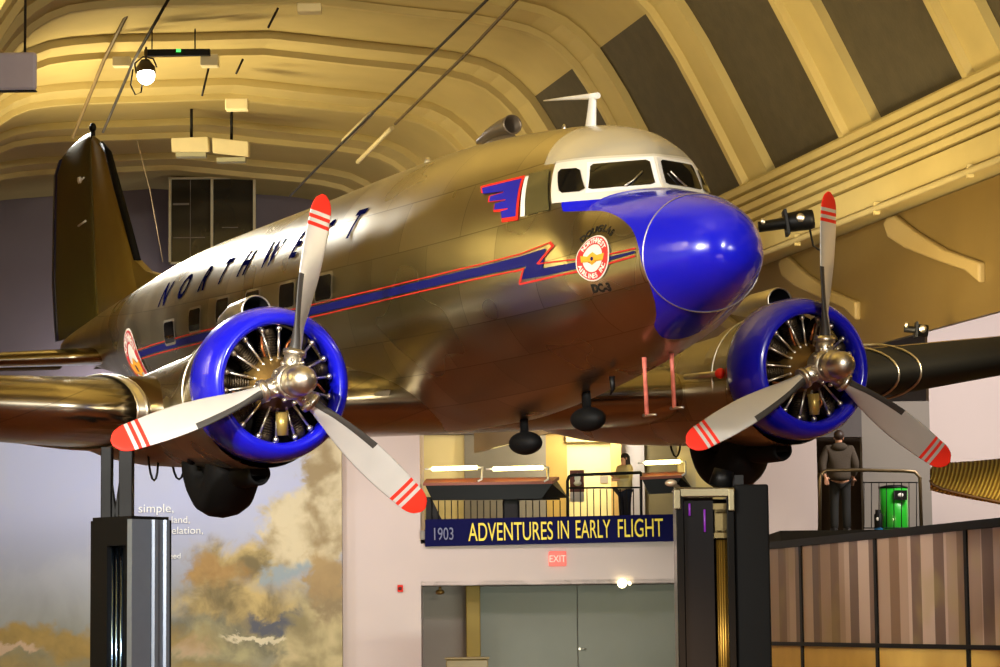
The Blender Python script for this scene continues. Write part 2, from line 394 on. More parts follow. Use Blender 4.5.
emblem(13.75, .69, .50)
# roof fittings
b = MB(); b.loft([[V((2.52+dx-.02*k, dy, 2.18+.083*k)) for dx, dy in ((-.11+.012*k,0),(-.04,.035-.004*k),(.08-.01*k,.02),(.15-.02*k,0),(.08-.01*k,-.02),(-.04,-.035+.004*k))] for k in range(5)])
am = b.build('antenna_mast', M_WHITE, AC)
b = MB(); b.path([(2.34,0,2.515),(2.5,0,2.53),(3.0,0,2.585),(3.45,0,2.63)], [.03,.028,.016,.006], 10); b.build('antenna_boom', M_WHITE, am)
b = MB(); b.lathe([(.0,.085),(-.005,.098),(.02,.10),(.25,.095),(.5,.075),(.8,.03)], (4.15,0,2.50), (1,0,-.08), 28); b.lathe([(.0,.085),(.25,.078),(.3,.001)], (4.15,0,2.50), (1,0,-.08), 28)
b.ell((4.45,0,2.36), (.35,.07,.09)); b.build('roof_air_scoop', mat('dull_scoop_metal', (112,100,84), .4, .7), AC)
for q_ in (((3.05,.0,2.30), (.03,.02,.05)), ((6.2,0,2.36), (.05,.04,.08)), ((9.2,0,2.25), (.02,.02,.1))):
    b = MB(); b.ell(*q_); b.build('roof_light', M_STEEL, AC)
# masts and loops below the nose
for sy, xx, z0, z1 in ((.2, 1.34, 0.0, -.48), (-.2, 1.56, .04, -.42)):
    b = MB(); b.path([(xx,sy,z0+.05),(xx,sy,z0-.08),(xx,sy,z1+.02)], [.022,.018,.02], 10); o = b.build('pitot_mast', mat('streamer_red', (214,110,96), .5, var=.7, scale=14), AC)
    b = MB(); b.path([(xx+.06,sy,z1+.02),(xx-.16,sy,z1+.02)], [.016,.010], 10); b.build('pitot_tube', M_STEEL, o)
for xx, z0 in ((4.2, -.24), (2.85, -.06)):
    b = MB(); b.loft([[V((xx+px_, py_, z)) for px_, py_ in ((-.07,0),(0,.04),(.11,0),(0,-.04))] for z in (z0+.05, z0-.32)])
    b.ell((xx, 0, z0-.38), (.25,.14,.115)); b.build('belly_antenna', M_BOOT, AC)
b = MB(); b.path([(2.05,.15,-.08),(2.05,.15,-.2),(2.1,.15,-.24)], [.03,.02,.01], 8); b.build('drain_mast', M_BLACK, AC)

# ---- wing
def foil(xle, chord, t, y, zc, n=22, inc=0.03):
    up = []; lo = []
    for i in range(n+1):
        u = (1-math.cos(PI*i/n))/2
        yt = 5*t*(.2969*math.sqrt(u)-.126*u-.3516*u*u+.2843*u**3-.1015*u**4); cam_ = .02*4*u*(1-u)
        up.append((u, cam_+yt)); lo.append((u, cam_-yt))
    pts = up[::-1]+lo[1:-1]
    return [V((xle+u*chord, y, zc+z*chord-inc*u*chord)) for u, z in pts]
cs_ = MB(); cs_.loft([foil(5.0, 4.55, .152, y, -.15) for y in (-3.62, -2.2, -1.0, 0, 1.0, 2.2, 3.62)]); cs_.build('wing_centre_section', M_WING, AC)
for sg in (1, -1):
    yj, yt = 3.62, 14.45; rings = []
    for k in range(15):
        w = k/14; y = yj+(yt-yj)*w; chord = 4.55*(1-w)+1.5*w; xle = 5.0+(y-yj)*.235; zz = -.15+(y-yj)*.0875
        if w > .93: q = 1-((w-.93)/.07)**2*.75; xle += chord*(1-q)*.45; chord *= q
        rings.append(foil(xle, chord, .152-.05*w, sg*y, zz))
    b = MB(); b.loft(rings); ow = b.build('outer_wing', M_WING, AC)
    # de-icer boot over the leading edge
    br_ = []
    for k in range(1, 14):
        w = k/14; y = yj+(yt-yj)*w; chord = 4.55*(1-w)+1.5*w; xle = 5.0+(y-yj)*.235; zz = -.15+(y-yj)*.0875
        r = foil(xle-.006, chord, .157-.05*w, sg*y, zz); m_ = len(r)
        c = [r[(22+d) % m_] for d in range(-6, 7)]; br_.append(c)
    b = MB(); b.loft(br_, closed=False, caps=False); 
    if sg < 0: b.build('de_icer_boot', M_BOOT, ow, fixn=False)
    # joint band
    b = MB()
    for yy in (3.57, 3.66):
        r1 = foil(4.985, 4.58, .158, sg*yy, -.15+(yy-3.6)*.08); b.path(r1+[r1[0]], .014, 6, caps=False)
    r1 = [foil(4.985, 4.58, .157, sg*yy, -.15+(yy-3.6)*.08) for yy in (3.57, 3.66)]; b.loft(r1, caps=False)
    b.build('wing_joint_band', M_STEEL, AC)
    # landing light bands
    for yy in (5.15, 5.50) if sg < 0 else ():
        r1 = foil(5.0+(yy-yj)*.235-.012, 4.1, .16, sg*yy, -.15+(yy-yj)*.0875); b = MB(); b.path([r1[(22+d) % len(r1)] for d in range(-8, 9)], .014, 6); b.build('light_rim', M_STEEL, ow)
    # wing root fillet
    b = MB(); rings = []
    for k in range(12):
        t = k/11; xx = 5.02+4.9*t; q = min(1, .15+t*2.2); rr = .05+.42*math.sin(PI*min(1, t*1.15+.02))*(.6+.5*t)
        yb = 1.17; zz = .13-.03*t
        zz = -.05+.20*min(1, t*3)-.03*t; rings.append([V((xx, sg*(yb-.12), zz+(rr*1.1+.05)*q)), V((xx, sg*(yb+.02*q), zz+rr*.7*q)), V((xx, sg*(yb+(.10+rr*.2)*q), zz+rr*.35*q)), V((xx, sg*(yb+(.2+rr*.5)*q), zz+rr*.1*q)), V((xx, sg*(yb+(.3+rr)*q), zz-.03)), V((xx, sg*(yb-.05), zz-.15))])
    b.loft(rings); b.build('wing_root_fillet', M_SKIN, AC)

# ---- tail
def blade_surf(name, rings, m, parent): b = MB(); b.loft(rings); return b.build(name, m, parent)
def vfoil(x0, x1, z, t, n=12):
    r = []
    for i in range(n+1):
        u = (1-math.cos(PI*i/n))/2; w = 5*t*(.2969*math.sqrt(u)-.126*u-.3516*u*u+.2843*u**3-.1036*u**4); r.append((u, w))
    pts = r[::-1]+[(u, -w) for u, w in r[1:-1]]
    return [V((x0+(x1-x0)*u, w*(x1-x0), z)) for u, w in pts]
zz_ = [(1.35,15.6),(1.9,15.95),(2.25,16.12),(2.8,16.50),(3.4,16.92),(3.9,17.24),(4.15,17.62),(4.24,17.95)]
blade_surf('fin', [vfoil(x, 18.05+ (z-1.35)*.0, z, .10) for z, x in zz_[:-1]]+[vfoil(17.9, 18.05, 4.25, .3)], mat('dull_fin_metal', (168,150,84), .42, .6, .15), AC)
rz = [(1.42,17.95,20.15),(1.6,17.95,20.18),(2.3,18.0,20.22),(3.2,18.0,20.05),(3.9,18.0,19.9),(4.1,18.0,19.6),(4.22,17.95,19.1),(4.30,17.9,18.4)]
rud = blade_surf('rudder', [vfoil(a, c, z, .055) for z, a, c in rz], mat('rudder_fabric', (96,90,48), .55, .4, .15), AC)
b = MB(); b.loft([[V((c-.16, y, z)) for y in (-.03,.03)]+[V((c+.03, y, z)) for y in (.012,-.012)] for z, a, c in rz[:6]]); b.build('rudder_edge_stripe', mat('dark_navy_paint', (14,20,60), .4), rud)
b = MB(); b.path([(16.10-.03,0,2.25),(16.48-.03,0,2.8),(16.9-.03,0,3.4),(17.23-.03,0,3.9),(17.5,0,4.08)], [.05,.055,.055,.05,.03], 12); b.build('fin_boot', M_BOOT, AC)
b = MB(); b.prism([(14.3,-.05,1.7),(16.3,-.05,1.7),(16.35,-.05,2.30),(16.05,-.05,2.27),(15.6,-.05,2.08),(15.0,-.05,1.98),(14.3,-.05,1.91)], (0,.1,0)); b.build('dorsal_fillet', MATS['dull_fin_metal'], AC)
b = MB(); b.ell((17.9,0,4.36), (.07,.05,.07)); b.tube((17.9,0,4.2),(17.9,0,4.32),.035,.035); b.build('tail_light', M_BLACK, AC)
b = MB(); b.tube((18.3,.09,3.65),(18.3,.13,3.65),.05,.04); b.tube((18.4,.09,3.62),(18.1,.1,3.66),.012,.012); b.tube((18.5,.09,3.0),(18.1,.1,3.03),.015,.015); b.build('rudder_hinge_fitting', M_WHITE, rud)
for sg in (1, -1):
    rings = []
    for k in range(7):
        w = k/6; y = .28+(4.07-.28)*w; ch = 2.3*(1-w)+1.2*w; xl = 16.35+1.0*w
        if w == 1: xl += .25; ch *= .6
        rings.append(foil(xl, ch, .11, sg*y, .98, 12, 0))
    st = blade_surf('stabilizer', rings, M_WING, AC)
    b = MB(); b.loft([foil(18.55+.1*w_, 1.1*(1-w_)+.6*w_, .10, sg*(.4+3.6*w_), .965, 10, 0) for w_ in (0,.5,1)]); b.build('elevator', MATS['rudder_fabric'], AC)

# ---- nacelles, cowlings, engines, propellers
PX, PY = 3.19, 2.82
def engine_group(sg, phase):
    y0 = sg*PY
    b = MB()
    b.lathe([(3.84,.63),(4.3,.625),(4.8,.60),(5.4,.56),(6.2,.52),(7.2,.46),(8.4,.34),(9.4,.18),(9.9,.02)], (0,y0,-.05), (1,0,-.02), 48)
    b.lathe([(3.84,.63),(3.86,.60),(4.6,.58),(4.7,.01)], (0,y0,-.05), (1,0,0), 48)
    nac = b.build('engine_nacelle', M_SKIN, AC)
    b = MB()
    for t in (4.32,): b.path([(t, y0+.628*math.cos(a), -.055+.628*math.sin(a)) for a in [2*PI*k/48 for k in range(49)]], .010, 6, caps=False)
    b.build('nacelle_seam', M_STEEL, nac)
    b = MB(); lip = PX+.17
    b.lathe([(lip+.48,.655),(lip+.42,.60),(lip+.25,.555),(lip+.06,.535),(lip+.0,.56),(lip-.005,.60),(lip+.03,.645),(lip+.12,.69),(lip+.26,.715),(lip+.40,.712),(lip+.52,.70),(lip+.57,.685),(lip+.54,.66),(lip+.48,.655)], (0,y0,0), (1,0,0), 72)
    b.build('engine_cowling', M_BLUE, AC)
    # engine
    eng = MB(); ec = V((PX+.42, y0, 0))
    eng.lathe([(-.34,.001),(-.34,.10),(-.30,.13),(-.20,.16),(-.15,.24),(-.02,.27),(.05,.27),(.1,.30),(.35,.30),(.36,.001)], ec, (1,0,0), 36)
    E_ = eng.build('engine', M_BRONZE, AC)
    b = MB()
    b.lathe([(.0,.30),(.02,.56),(.30,.56),(.34,.30)], ec+V((.14,0,0)), (1,0,0), 40); b.build('engine_baffle', mat('engine_dark_baffle', (20,17,14), .5, .4), E_)
    for k in range(9):
        a = 2*PI*k/9+(.1 if sg > 0 else .25); rd = V((0, math.sin(a), math.cos(a)))
        b = MB()
        for j in range(9):
            r0 = .26+.024*j; b.tube(ec+rd*r0, ec+rd*(r0+.012), .088, .088, 14)
        b.tube(ec+rd*.24, ec+rd*.47, .070, .070, 14); b.ell(ec+rd*.48, (.085,.085,.085), 12, 8)
        cy = b.build('engine_cylinder', M_CYL, E_)
        b = MB(); tn = V((0, math.cos(a), -math.sin(a)))
        for s2 in (-1, 1):
            p0 = ec+V((-.14, 0, 0))+rd*.22+tn*.035*s2; p1 = ec+V((-.13, 0, 0))+rd*.50+tn*.085*s2
            b.tube(p0, p1, .013, .013, 8); b.ell(p1, (.03,.03,.03), 8, 6); b.ell(p0, (.024,.024,.024), 8, 6)
        b.build('pushrod', M_STEEL, E_)
        if k % 2 == 0:
            b = MB(); b.path([ec+V((-.17,0,0))+rd*.26+tn*.1, ec+V((-.20,0,0))+rd*.34+tn*.13, ec+V((-.15,0,0))+rd*.44+tn*.10], .012, 8); b.build('ignition_lead', mat('copper_tube', (170,96,50), .4, .7), E_)
    b = MB(); b.lathe([(-.37,.09),(-.42,.11),(-.44,.11),(-.46,.09)], ec, (1,0,0), 24); b.tube(ec+V((-.2,0,-.26)), ec+V((-.2,0,-.47)), .06, .05, 14); b.build('engine_sump', mat('engine_oil_sump', (176,150,80), .35, .6), E_)
    # propeller
    pe = bpy.data.objects.new('propeller', None); COL.objects.link(pe); pe.parent = AC; pe.location = (PX, y0, 0)
    b = MB(); b.lathe([(-.45,.001),(-.447,.035),(-.435,.072),(-.405,.106),(-.36,.128),(-.29,.136),(-.22,.136),(-.215,.152),(-.17,.152),(-.165,.135),(-.08,.135)], (0,0,0), (1,0,0), 40); b.build('hub_dome', M_STEEL, pe)
    b = MB(); b.lathe([(-.10,.001),(-.10,.14),(-.06,.16),(.06,.16),(.10,.12),(.3,.09),(.3,.001)], (0,0,0), (1,0,0), 30)
    for k in range(12):
        a = 2*PI*k/12; b.ell((-.10, .19*math.sin(a), .19*math.cos(a)), (.035,.02,.02), 8, 6)
    for k in range(3):
        a = phase+k*2*PI/3; d = V((0, -math.sin(a), math.cos(a))); b.tube(d*.05, d*.30, .095, .085, 20); b.tube(d*.24, d*.29, .105, .105, 20)
    b.build('hub_barrel', M_STEEL, pe)
    for k in range(3):
        a = phase+k*2*PI/3; d = V((0, -math.sin(a), math.cos(a))); ty = V((0, math.cos(a), math.sin(a)))   # ty: leading-edge side (rotation seen from the front: counter-clockwise)
        b = MB(); rings = []; R = 1.742
        ctrl = [(.22,.12,.12,62),(.32,.13,.11,58),(.45,.18,.085,50),(.62,.235,.060,43),(.85,.285,.045,36),(1.05,.305,.036,31),(1.25,.30,.030,27),(1.42,.28,.025,24),(1.55,.26,.021,22.5)]
        rr = [c[0] for c in ctrl]
        tt = [.22+ (1.742-.22)*i/40 for i in range(41)]
        for r in tt:
            ch = cr(rr, [c[1] for c in ctrl], min(r, 1.55)); th = cr(rr, [c[2] for c in ctrl], min(r, 1.55)); be = math.radians(cr(rr, [c[3] for c in ctrl], min(r, 1.55)))
            if r > 1.53: q = (r-1.53)/(R+.004-1.53); ch = (.265)*math.sqrt(max(1-q**2.3, .001)); 
            c = -ty*math.cos(be)+V((1,0,0))*math.sin(be)      # LE -> TE
            n = V((-math.cos(be),0,0))-ty*math.sin(be)
            pr_ = []
            rnd = max(0, min(1, (.45-r)/.2))
            for i in range(20):
                w = 2*PI*i/20; u = math.cos(w)*.5
                tshape = math.sin(w)*.5*(1 if rnd else 1); fl = (.75+.5*(-u)) if not rnd else 1
                pr_.append(d*r+c*ch*u+n*th*tshape*fl)
            rings.append(pr_)
        n_ = 20; vs = [p for r_ in rings for p in r_]
        for i in range(len(rings)-1):
            rm = (tt[i]+tt[i+1])/2; red = rm > 1.60 or (1.515 < rm < 1.555) or (1.44 < rm < 1.475)
            for j in range(n_):
                pass
        # rings remeshed at exact band limits
        b = MB(); lim = [.22]+[.22+.06*i for i in range(1, 20)]+[1.40,1.435,1.47,1.505,1.54,1.575,1.61,1.64,1.67,1.70,1.72,1.733,1.742]
        def ring_at(r):
            f = (r-.22)/(1.742-.22)*40; i = min(39, int(f)); w = f-i
            return [p.lerp(q, w) for p, q in zip(rings[i], rings[i+1])]
        RR = [ring_at(r) for r in lim]
        for i in range(len(lim)-1):
            rm = (lim[i]+lim[i+1])/2; red = rm > 1.575 or 1.505 < rm < 1.54 or 1.435 < rm < 1.47
            b.loft([RR[i], RR[i+1]], 1 if red else 0, False)
        b.add(RR[-1], [tuple(range(20))], 1)
        bl = b.build('propeller_blade', [M_BLADE, M_RED], pe)
        lc = (-1)
        b = MB(); pts = []
        bt = [ring_at(.26+.06*i) for i in range(13)]
        b.loft([[q[i]+((q[i]-d*d.dot(q[i]))-( (q[0]+q[10])/2-d*d.dot(q[0]))).normalized()*.005 for i in (7,8,9,10,11,12,13)] for q in bt], closed=False, caps=False)
        b.build('blade_boot', mat('blade_boot_rubber', (52,48,44), .5), bl, fixn=False)
    # scoops
    b = MB(); b.lathe([(0,.13),(-.01,.145),(.02,.15),(.5,.13),(1.0,.03)], (3.95,y0,.70), (1,0,-.02), 28); b.lathe([(0,.13),(.3,.11),(.31,.001)], (3.95,y0,.70), (1,0,-.02), 28, 1); b.build('air_intake_scoop', [M_STEEL, M_BLACK], nac)
    b = MB(); b.lathe([(0,.08),(-.02,.10),(.03,.115),(.4,.13),(.8,.09),(1.0,.01)], (4.05,y0,-.80), (1,0,0), 24); b.lathe([(0,.08),(.1,.07),(.11,.001)], (4.05,y0,-.80), (1,0,0), 24)
    b.box((4.4,y0,-.72),(.7,.16,.2)); b.build('oil_cooler_scoop', M_BOOT, nac)
    # wheel
    b = MB()
    prof = [(-.22,.20),(-.265,.30),(-.26,.41),(-.21,.50),(-.12,.555),(0,.575),(.12,.555),(.21,.50),(.26,.41),(.265,.30),(.22,.20),(.12,.14),(-.12,.14),(-.22,.20)]
    b.lathe(prof, (5.1,y0,-.63), (0,1,0), 48); wh = b.build('main_wheel', M_BOOT, AC)
    b = MB(); b.lathe([(-.16,.001),(-.16,.16),(.16,.16),(.16,.001)], (5.1,y0,-.63), (0,1,0), 24); b.build('wheel_hub', M_BLACK, wh)
    b = MB(); b.ell((4.9,y0,-.42),(.75,.36,.26)); b.tube((5.1,y0-.30,-.66),(4.75,y0-.30,-.2),.04,.04); b.tube((5.1,y0+.30,-.66),(4.75,y0+.30,-.2),.04,.04); b.build('wheel_well', M_BLACK, nac)
    # dangling hoses
    b = MB()
    for yy, w in ((.28*sg, .05), (.02*sg, .07)):
        b.path([(6.3, y0+yy+w*math.cos(PI*k/8), -.55-(.26)*math.sin(PI*k/8)) for k in range(9)], .012, 6)
    b.build('loose_hose', M_BLACK, nac)
engine_group(1, .2405); engine_group(-1, .0980)
b = MB(); b.path([(4.8,-2.16,.0),(4.2,-2.20,.0)], [.03,.03], 12); pt = b.build('exhaust_probe', M_STEEL, AC)
b = MB(); b.ell((4.15,-2.2,0), (.07,.055,.055)); b.build('probe_cap', M_RED, pt)

# ------------------------------------------------------------------ HALL
PSI = .24608
HA = V((-math.sin(PSI), math.cos(PSI), 0)); HB = V((math.cos(PSI), math.sin(PSI), 0))
def hw(u, v, z): return HA*u+HB*v+V((0,0,z))
half = [(7.45,11.63),(8.1,11.59),(8.9,11.53),(9.7,11.48),(10.3,11.44),(10.8,11.38),(11.2,11.30),(11.5,11.17),(11.75,10.99),(12.0,10.74),(12.2,10.45),(12.45,10.05),(12.75,9.5),(13.1,8.83),(13.5,8.05)]
prof = [(14.9-v, z) for v, z in half[::-1]]+half[1:]
def offs(prof, d):
    out = []
    for i, (v, z) in enumerate(prof):
        a = V(prof[max(i-1,0)]); c = V(prof[min(i+1,len(prof)-1)]); t = (c-a).normalized(); out.append((v-t.y*d, z+t.x*d))
    return out
M_CEIL = mat('cream_ceiling_plaster', (178,160,102), .75, 0, .14, 1.2, .12, bscale=8)
M_RIB = mat('cream_rib_paint', (186,168,108), .7, 0, .12, 1.6, .08, bscale=9)
M_PANEL = mat('dark_acoustic_panel', (74,66,46), .8, 0, .3, 4, .3, bscale=20)
in_ = offs(prof, .25)
def vault(v0, name):
    b = MB()
    for j in range(len(in_)-1):
        for (ua, ub) in ((-12., 46.6), (46.6, 64.)):
            dark = j >= 23 and ub < 50
            b.add([hw(ua, in_[j][0]+v0, in_[j][1]), hw(ub, in_[j][0]+v0, in_[j][1]), hw(ub, in_[j+1][0]+v0, in_[j+1][1]), hw(ua, in_[j+1][0]+v0, in_[j+1][1])], [(0,1,2,3)], 1 if dark else 0, not dark)
    return struct(b.build(name, [M_CEIL, M_PANEL]))
vault(0, 'ceiling')
vault(-12.6, 'ceiling_left')
sec = [(-.84,.28),(-.84,.11),(-.02,.11),(0,0),(.14,0),(.16,.28)]
rib_n = 0
for side_v in (0, -12.6):
    for k in range(-7, 6):
        u = 42.64+(k-1)*4.145-.14
        rings = []
        for i in range(len(prof)):
            r = []
            for du, d in sec:
                q = offs(prof, d)[i]; r.append(hw(u+du, q[0]+side_v, q[1]))
            rings.append(r)
        rib_n += 1
        b = MB(); b.loft(rings, smooth=False); struct(b.build('trim_%d' % rib_n, M_RIB))
# spring beams with stepped mouldings
def spring_beam(v0, sgn):
    pts = [(13.45,8.16)]
    z = 8.12; v = 13.42
    for k in range(5):
        pts += [(v, z), (v+.02, z-.085), (v+.11, z-.095), (v+.11, z-.145)]; z -= .150; v += .012
    pts += [(v-.02, z), (v-.02, 7.05), (14.3, 7.05), (14.3, 8.16)]
    if sgn < 0: pts = [(14.9-a, c) for a, c in pts]
    pts = [(a+v0, c) for a, c in pts]
    b = MB(); b.prism([hw(-12, a, c) for a, c in pts], HA*70); return b
global_n = [rib_n]
for v0, sgn in ((0,1),(0,-1),(-12.6,-1)):
    global_n[0] += 1; struct(spring_beam(v0, sgn).build('trim_%d' % global_n[0], M_RIB))
# aisle wall below the beam, with curved corbels
M_AISLE = mat('brown_aisle_plaster', (120,98,52), .35, .35, .25, .6, .1, bscale=2)
b = MB(); b.prism([hw(14, 13.95, 5.33), hw(14, 13.95, 7.0), hw(14, 14.03, 7.0), hw(14, 14.03, 5.33)], HA*44); struct(b.build('wall_aisle', M_AISLE))
for k in range(-3, 5):
    du = -4.16*k
    cp = [(33.88,6.90),(33.7,6.98),(33.50,6.97),(32.82,6.65),(31.87,6.28),(31.34,6.13),(30.81,5.98),(30.82,5.72),(31.26,5.94),(32.04,6.15),(33.17,6.48),(33.75,6.71)]
    b = MB(); b.prism([hw(u-du, 13.86, z) for u, z in cp], HB*.10); global_n[0] += 1; struct(b.build('trim_%d' % global_n[0], mat('corbel_plaster', (142,121,72), .6, 0, .12, 1.5), bevel=.03))
cd = MB(); cd.path([hw(u, 13.40, 6.97) for u in (14, 25, 35, 45, 57)], .045, 10)
conduit = cd.build('conduit_pipe', mat('tan_conduit', (176,160,110), .5)); tag(conduit, 'long tan conduit pipe running under the grooved ceiling beam at right', 'pipe')
for u in range(24, 56, 3):
    b = MB(); b.box(hw(u, 13.42, 6.97), (.08,.1,.16)); b.build('pipe_clamp', M_RIB, conduit)

# floor, walls
b = MB(); b.box((0, 30, -.05), (90, 100, .1)); M_FLOOR = mat('polished_brown_floor', (124,66,34), .35, 0, .2, .5); struct(b.build('floor', M_FLOOR))
M_MAUVE = mat('mauve_grey_wall', (118,108,112), .85, 0, .12, .8)
M_PINK = mat('pale_pink_wall', (208,192,186), .8, 0, .05, .7)
M_GREY = mat('grey_wall', (142,134,124), .8, 0, .08, 1.2)
def wall(name, x0, x1, y, z0, z1, m, t=.3):
    b = MB(); b.box(((x0+x1)/2, y+t/2, (z0+z1)/2), (x1-x0, t, z1-z0)); return struct(b.build(name, m))
WX = at(342, 600, 59.6).x
wall('wall_back_upper', -30, 24, 63.2, 6.0, 14, M_MAUVE)
wall('wall_camera_side', -40, 40, -14, 0, 13, mat('dim_far_wall', (90,74,60), .8))
b = MB(); b.prism([hw(-12, -15, 0), hw(62, -15, 0), hw(62, -15, 10), hw(-12, -15, 10)], HB*-.3); struct(b.build('wall_left_added', mat('beige_olive_wall', (150,142,100), .8, 0, .3, .5)))  # unseen; added as a lit surface for the fuselage side to reflect
b = MB(); b.prism([hw(-12, 22, 0), hw(30, 22, 0), hw(30, 22, 8), hw(-12, 22, 8)], HB*.3); struct(b.build('wall_right', MATS['beige_olive_wall']))
# mural wall
def mural_mat():
    m = bpy.data.materials.new('sky_mural_paint'); m.use_nodes = True; nt = m.node_tree; L = nt.links; b = nt.nodes['Principled BSDF']
    tc = nd(nt, 'ShaderNodeTexCoord'); sp = nd(nt, 'ShaderNodeSeparateXYZ'); L.new(tc.outputs['Object'], sp.inputs[0])
    X, Z = sp.outputs[0], sp.outputs[2]
    def noise(s, d=8, r=.6, dist=.4):
        n = nd(nt, 'ShaderNodeTexNoise'); n.inputs['Scale'].default_value = s; n.inputs['Detail'].default_value = d; n.inputs['Roughness'].default_value = r; n.inputs['Distortion'].default_value = dist
        L.new(tc.outputs['Object'], n.inputs['Vector']); return n.outputs['Fac']
    n1, n2, n3 = noise(.9), noise(2.6), noise(.5, 4, .5)
    wx = mth(nt, 'ADD', X, mth(nt, 'MULTIPLY', mth(nt, 'SUBTRACT', n2, .5), 1.3)); wz = mth(nt, 'ADD', Z, mth(nt, 'MULTIPLY', mth(nt, 'SUBTRACT', n1, .5), 1.6))
    sky = mixc(nt, smooth(nt, Z, .8, 4.6), lin((132,134,112)), lin((176,180,206)))
    sky = mixc(nt, mth(nt, 'MULTIPLY', smooth(nt, n3, .45, .7), .4), sky, lin((186,188,190)))
    ochre = mixc(nt, n2, lin((104,96,66)), lin((190,164,98)))
    c = mixc(nt, smooth(nt, wz, 1.25, .5), sky, ochre)
    def blob(c, px, py, rx, rz, col, soft=.35):
        p = at(px, py, 59.6)
        dx = mth(nt, 'DIVIDE', mth(nt, 'SUBTRACT', wx, p.x), rx); dz = mth(nt, 'DIVIDE', mth(nt, 'SUBTRACT', wz, p.z), rz)
        d = mth(nt, 'SQRT', mth(nt, 'ADD', mth(nt, 'POWER', mth(nt, 'ABSOLUTE', dx), 2), mth(nt, 'POWER', mth(nt, 'ABSOLUTE', dz), 2)))
        return mixc(nt, smooth(nt, d, 1+soft/2, 1-soft/2), c, col)
    tan1 = mixc(nt, smooth(nt, noise(1.7, 6, .55, .3), .3, .68), lin((116,102,66)), lin((196,172,112)))
    n4 = noise(1.5, 6, .5, .25); tan2 = mixc(nt, smooth(nt, n4, .32, .62), lin((150,130,92)), lin((206,192,156)))
    gry = mixc(nt, smooth(nt, noise(1.4, 6, .55, .3), .3, .7), lin((104,102,84)), lin((176,168,124)))
    c = blob(c, 255, 560, 1.25, .42, tan1, .8); c = blob(c, 215, 575, .65, .40, mixc(nt, n2, lin((120,92,50)), lin((190,152,90))), .7); c = blob(c, 240, 605, 1.4, .55, tan1, .9); c = blob(c, 205, 640, 1.5, .45, gry, .8)
    c = blob(c, 290, 570, .55, .22, lin((146,158,162)), .9)
    c = blob(c, 285, 619, .8, .17, lin((88,90,98)), .6); c = blob(c, 290, 640, .9, .22, gry, .7)
    c = blob(c, 262, 632, .75, .07, lin((216,204,170)), .6); c = blob(c, 190, 648, .45, .22, lin((188,164,130)), .8)
    c = blob(c, 325, 645, 1.0, 1.15, mixc(nt, smooth(nt, n4, .3, .7), lin((138,126,88)), lin((196,180,134))), .5); c = blob(c, 330, 590, .45, .7, lin((140,122,88)), .8)
    c = blob(c, 306, 530, .95, .85, tan2, .35); c = blob(c, 330, 480, .62, .9, tan2, .4); c = blob(c, 325, 575, .45, .55, mixc(nt, n4, lin((128,104,74)), lin((196,168,112))), .8)
    c = blob(c, 60, 640, 2.9, .30, mixc(nt, n2, lin((124,110,62)), lin((190,156,84))), 1.0); c = blob(c, 12, 653, .6, .12, lin((200,172,140)), .7)
    L.new(c, b.inputs['Base Color']); b.inputs['Roughness'].default_value = .7
    return m
wall('wall_mural', -26, WX, 59.6, 0, 6.0, mural_mat(), .25)
wall('wall_mural_upper', -26, WX, 59.75, 6.0, 6.8, M_MAUVE, .25)
# mural caption: small blurred white words are raised letters on the wall
def wall_text(name, s, px, py, Y, h, m, w=1.0, parent=None, align='LEFT', ext=.01, rotz=0):
    cu = bpy.data.curves.new(name, 'FONT'); cu.body = s; cu.size = h/.7; cu.extrude = ext; cu.align_x = align
    o = bpy.data.objects.new(name, cu); COL.objects.link(o); dg = bpy.context.evaluated_depsgraph_get(); me_ = bpy.data.meshes.new_from_object(o.evaluated_get(dg)); bpy.data.objects.remove(o)
    me_.materials.clear(); me_.materials.append(m)
    ob = bpy.data.objects.new(name, me_); COL.objects.link(ob); p = at(px, py, Y); ob.location = p
    ob.rotation_euler = (PI/2, 0, rotz); ob.scale = (w, 1, 1)
    if parent: ob.parent = parent; ob.matrix_parent_inverse = parent.matrix_world.inverted() if parent.type else Matrix()
    return ob
M_CAP = mat('white_caption_paint', (245,244,238), .6)
for s, px, py, h, lb in (('simple,', 138, 512.5, .19, 'topmost white caption word on sky mural, just above the left pedestal'), ('land,', 171, 523, .15, 'short white caption word on sky mural right of the left pedestal top'), ('relation,', 167, 534, .16, 'longest white caption word on sky mural right of the left pedestal'), ('eed', 169, 558.5, .12, 'lowest tiny white caption word on sky mural right of the left pedestal')):
    tag(wall_text('caption_line', s, px, py, 59.57, h, M_CAP, 1.05), lb, 'lettering')

# centre wall with doorway
YC = 59.9
zt = at(540, 584.5, YC).z; xl = at(421, 600, YC).x; z_b0 = at(550, 545, YC).z; z_fl = at(550, 518, YC).z; xr = at(760, 500, YC).x
wall('wall_centre_left', WX, xl, YC, 0, 6.6, M_PINK, 3.0)
wall('wall_centre_header', xl, xr, YC, zt, z_b0+.06, M_PINK, .3)
wall('wall_recess_back', xl, xr, YC+1.6, 0, zt, M_GREY, .2)
b = MB(); b.box(((xl+xr)/2, YC+.8, zt+.05), (xr-xl, 1.6, .1)); struct(b.build('ceiling_recess', M_GREY))
wall('wall_centre_right', xr, xr+1.4, YC, 0, 3.2, M_PINK, .3)
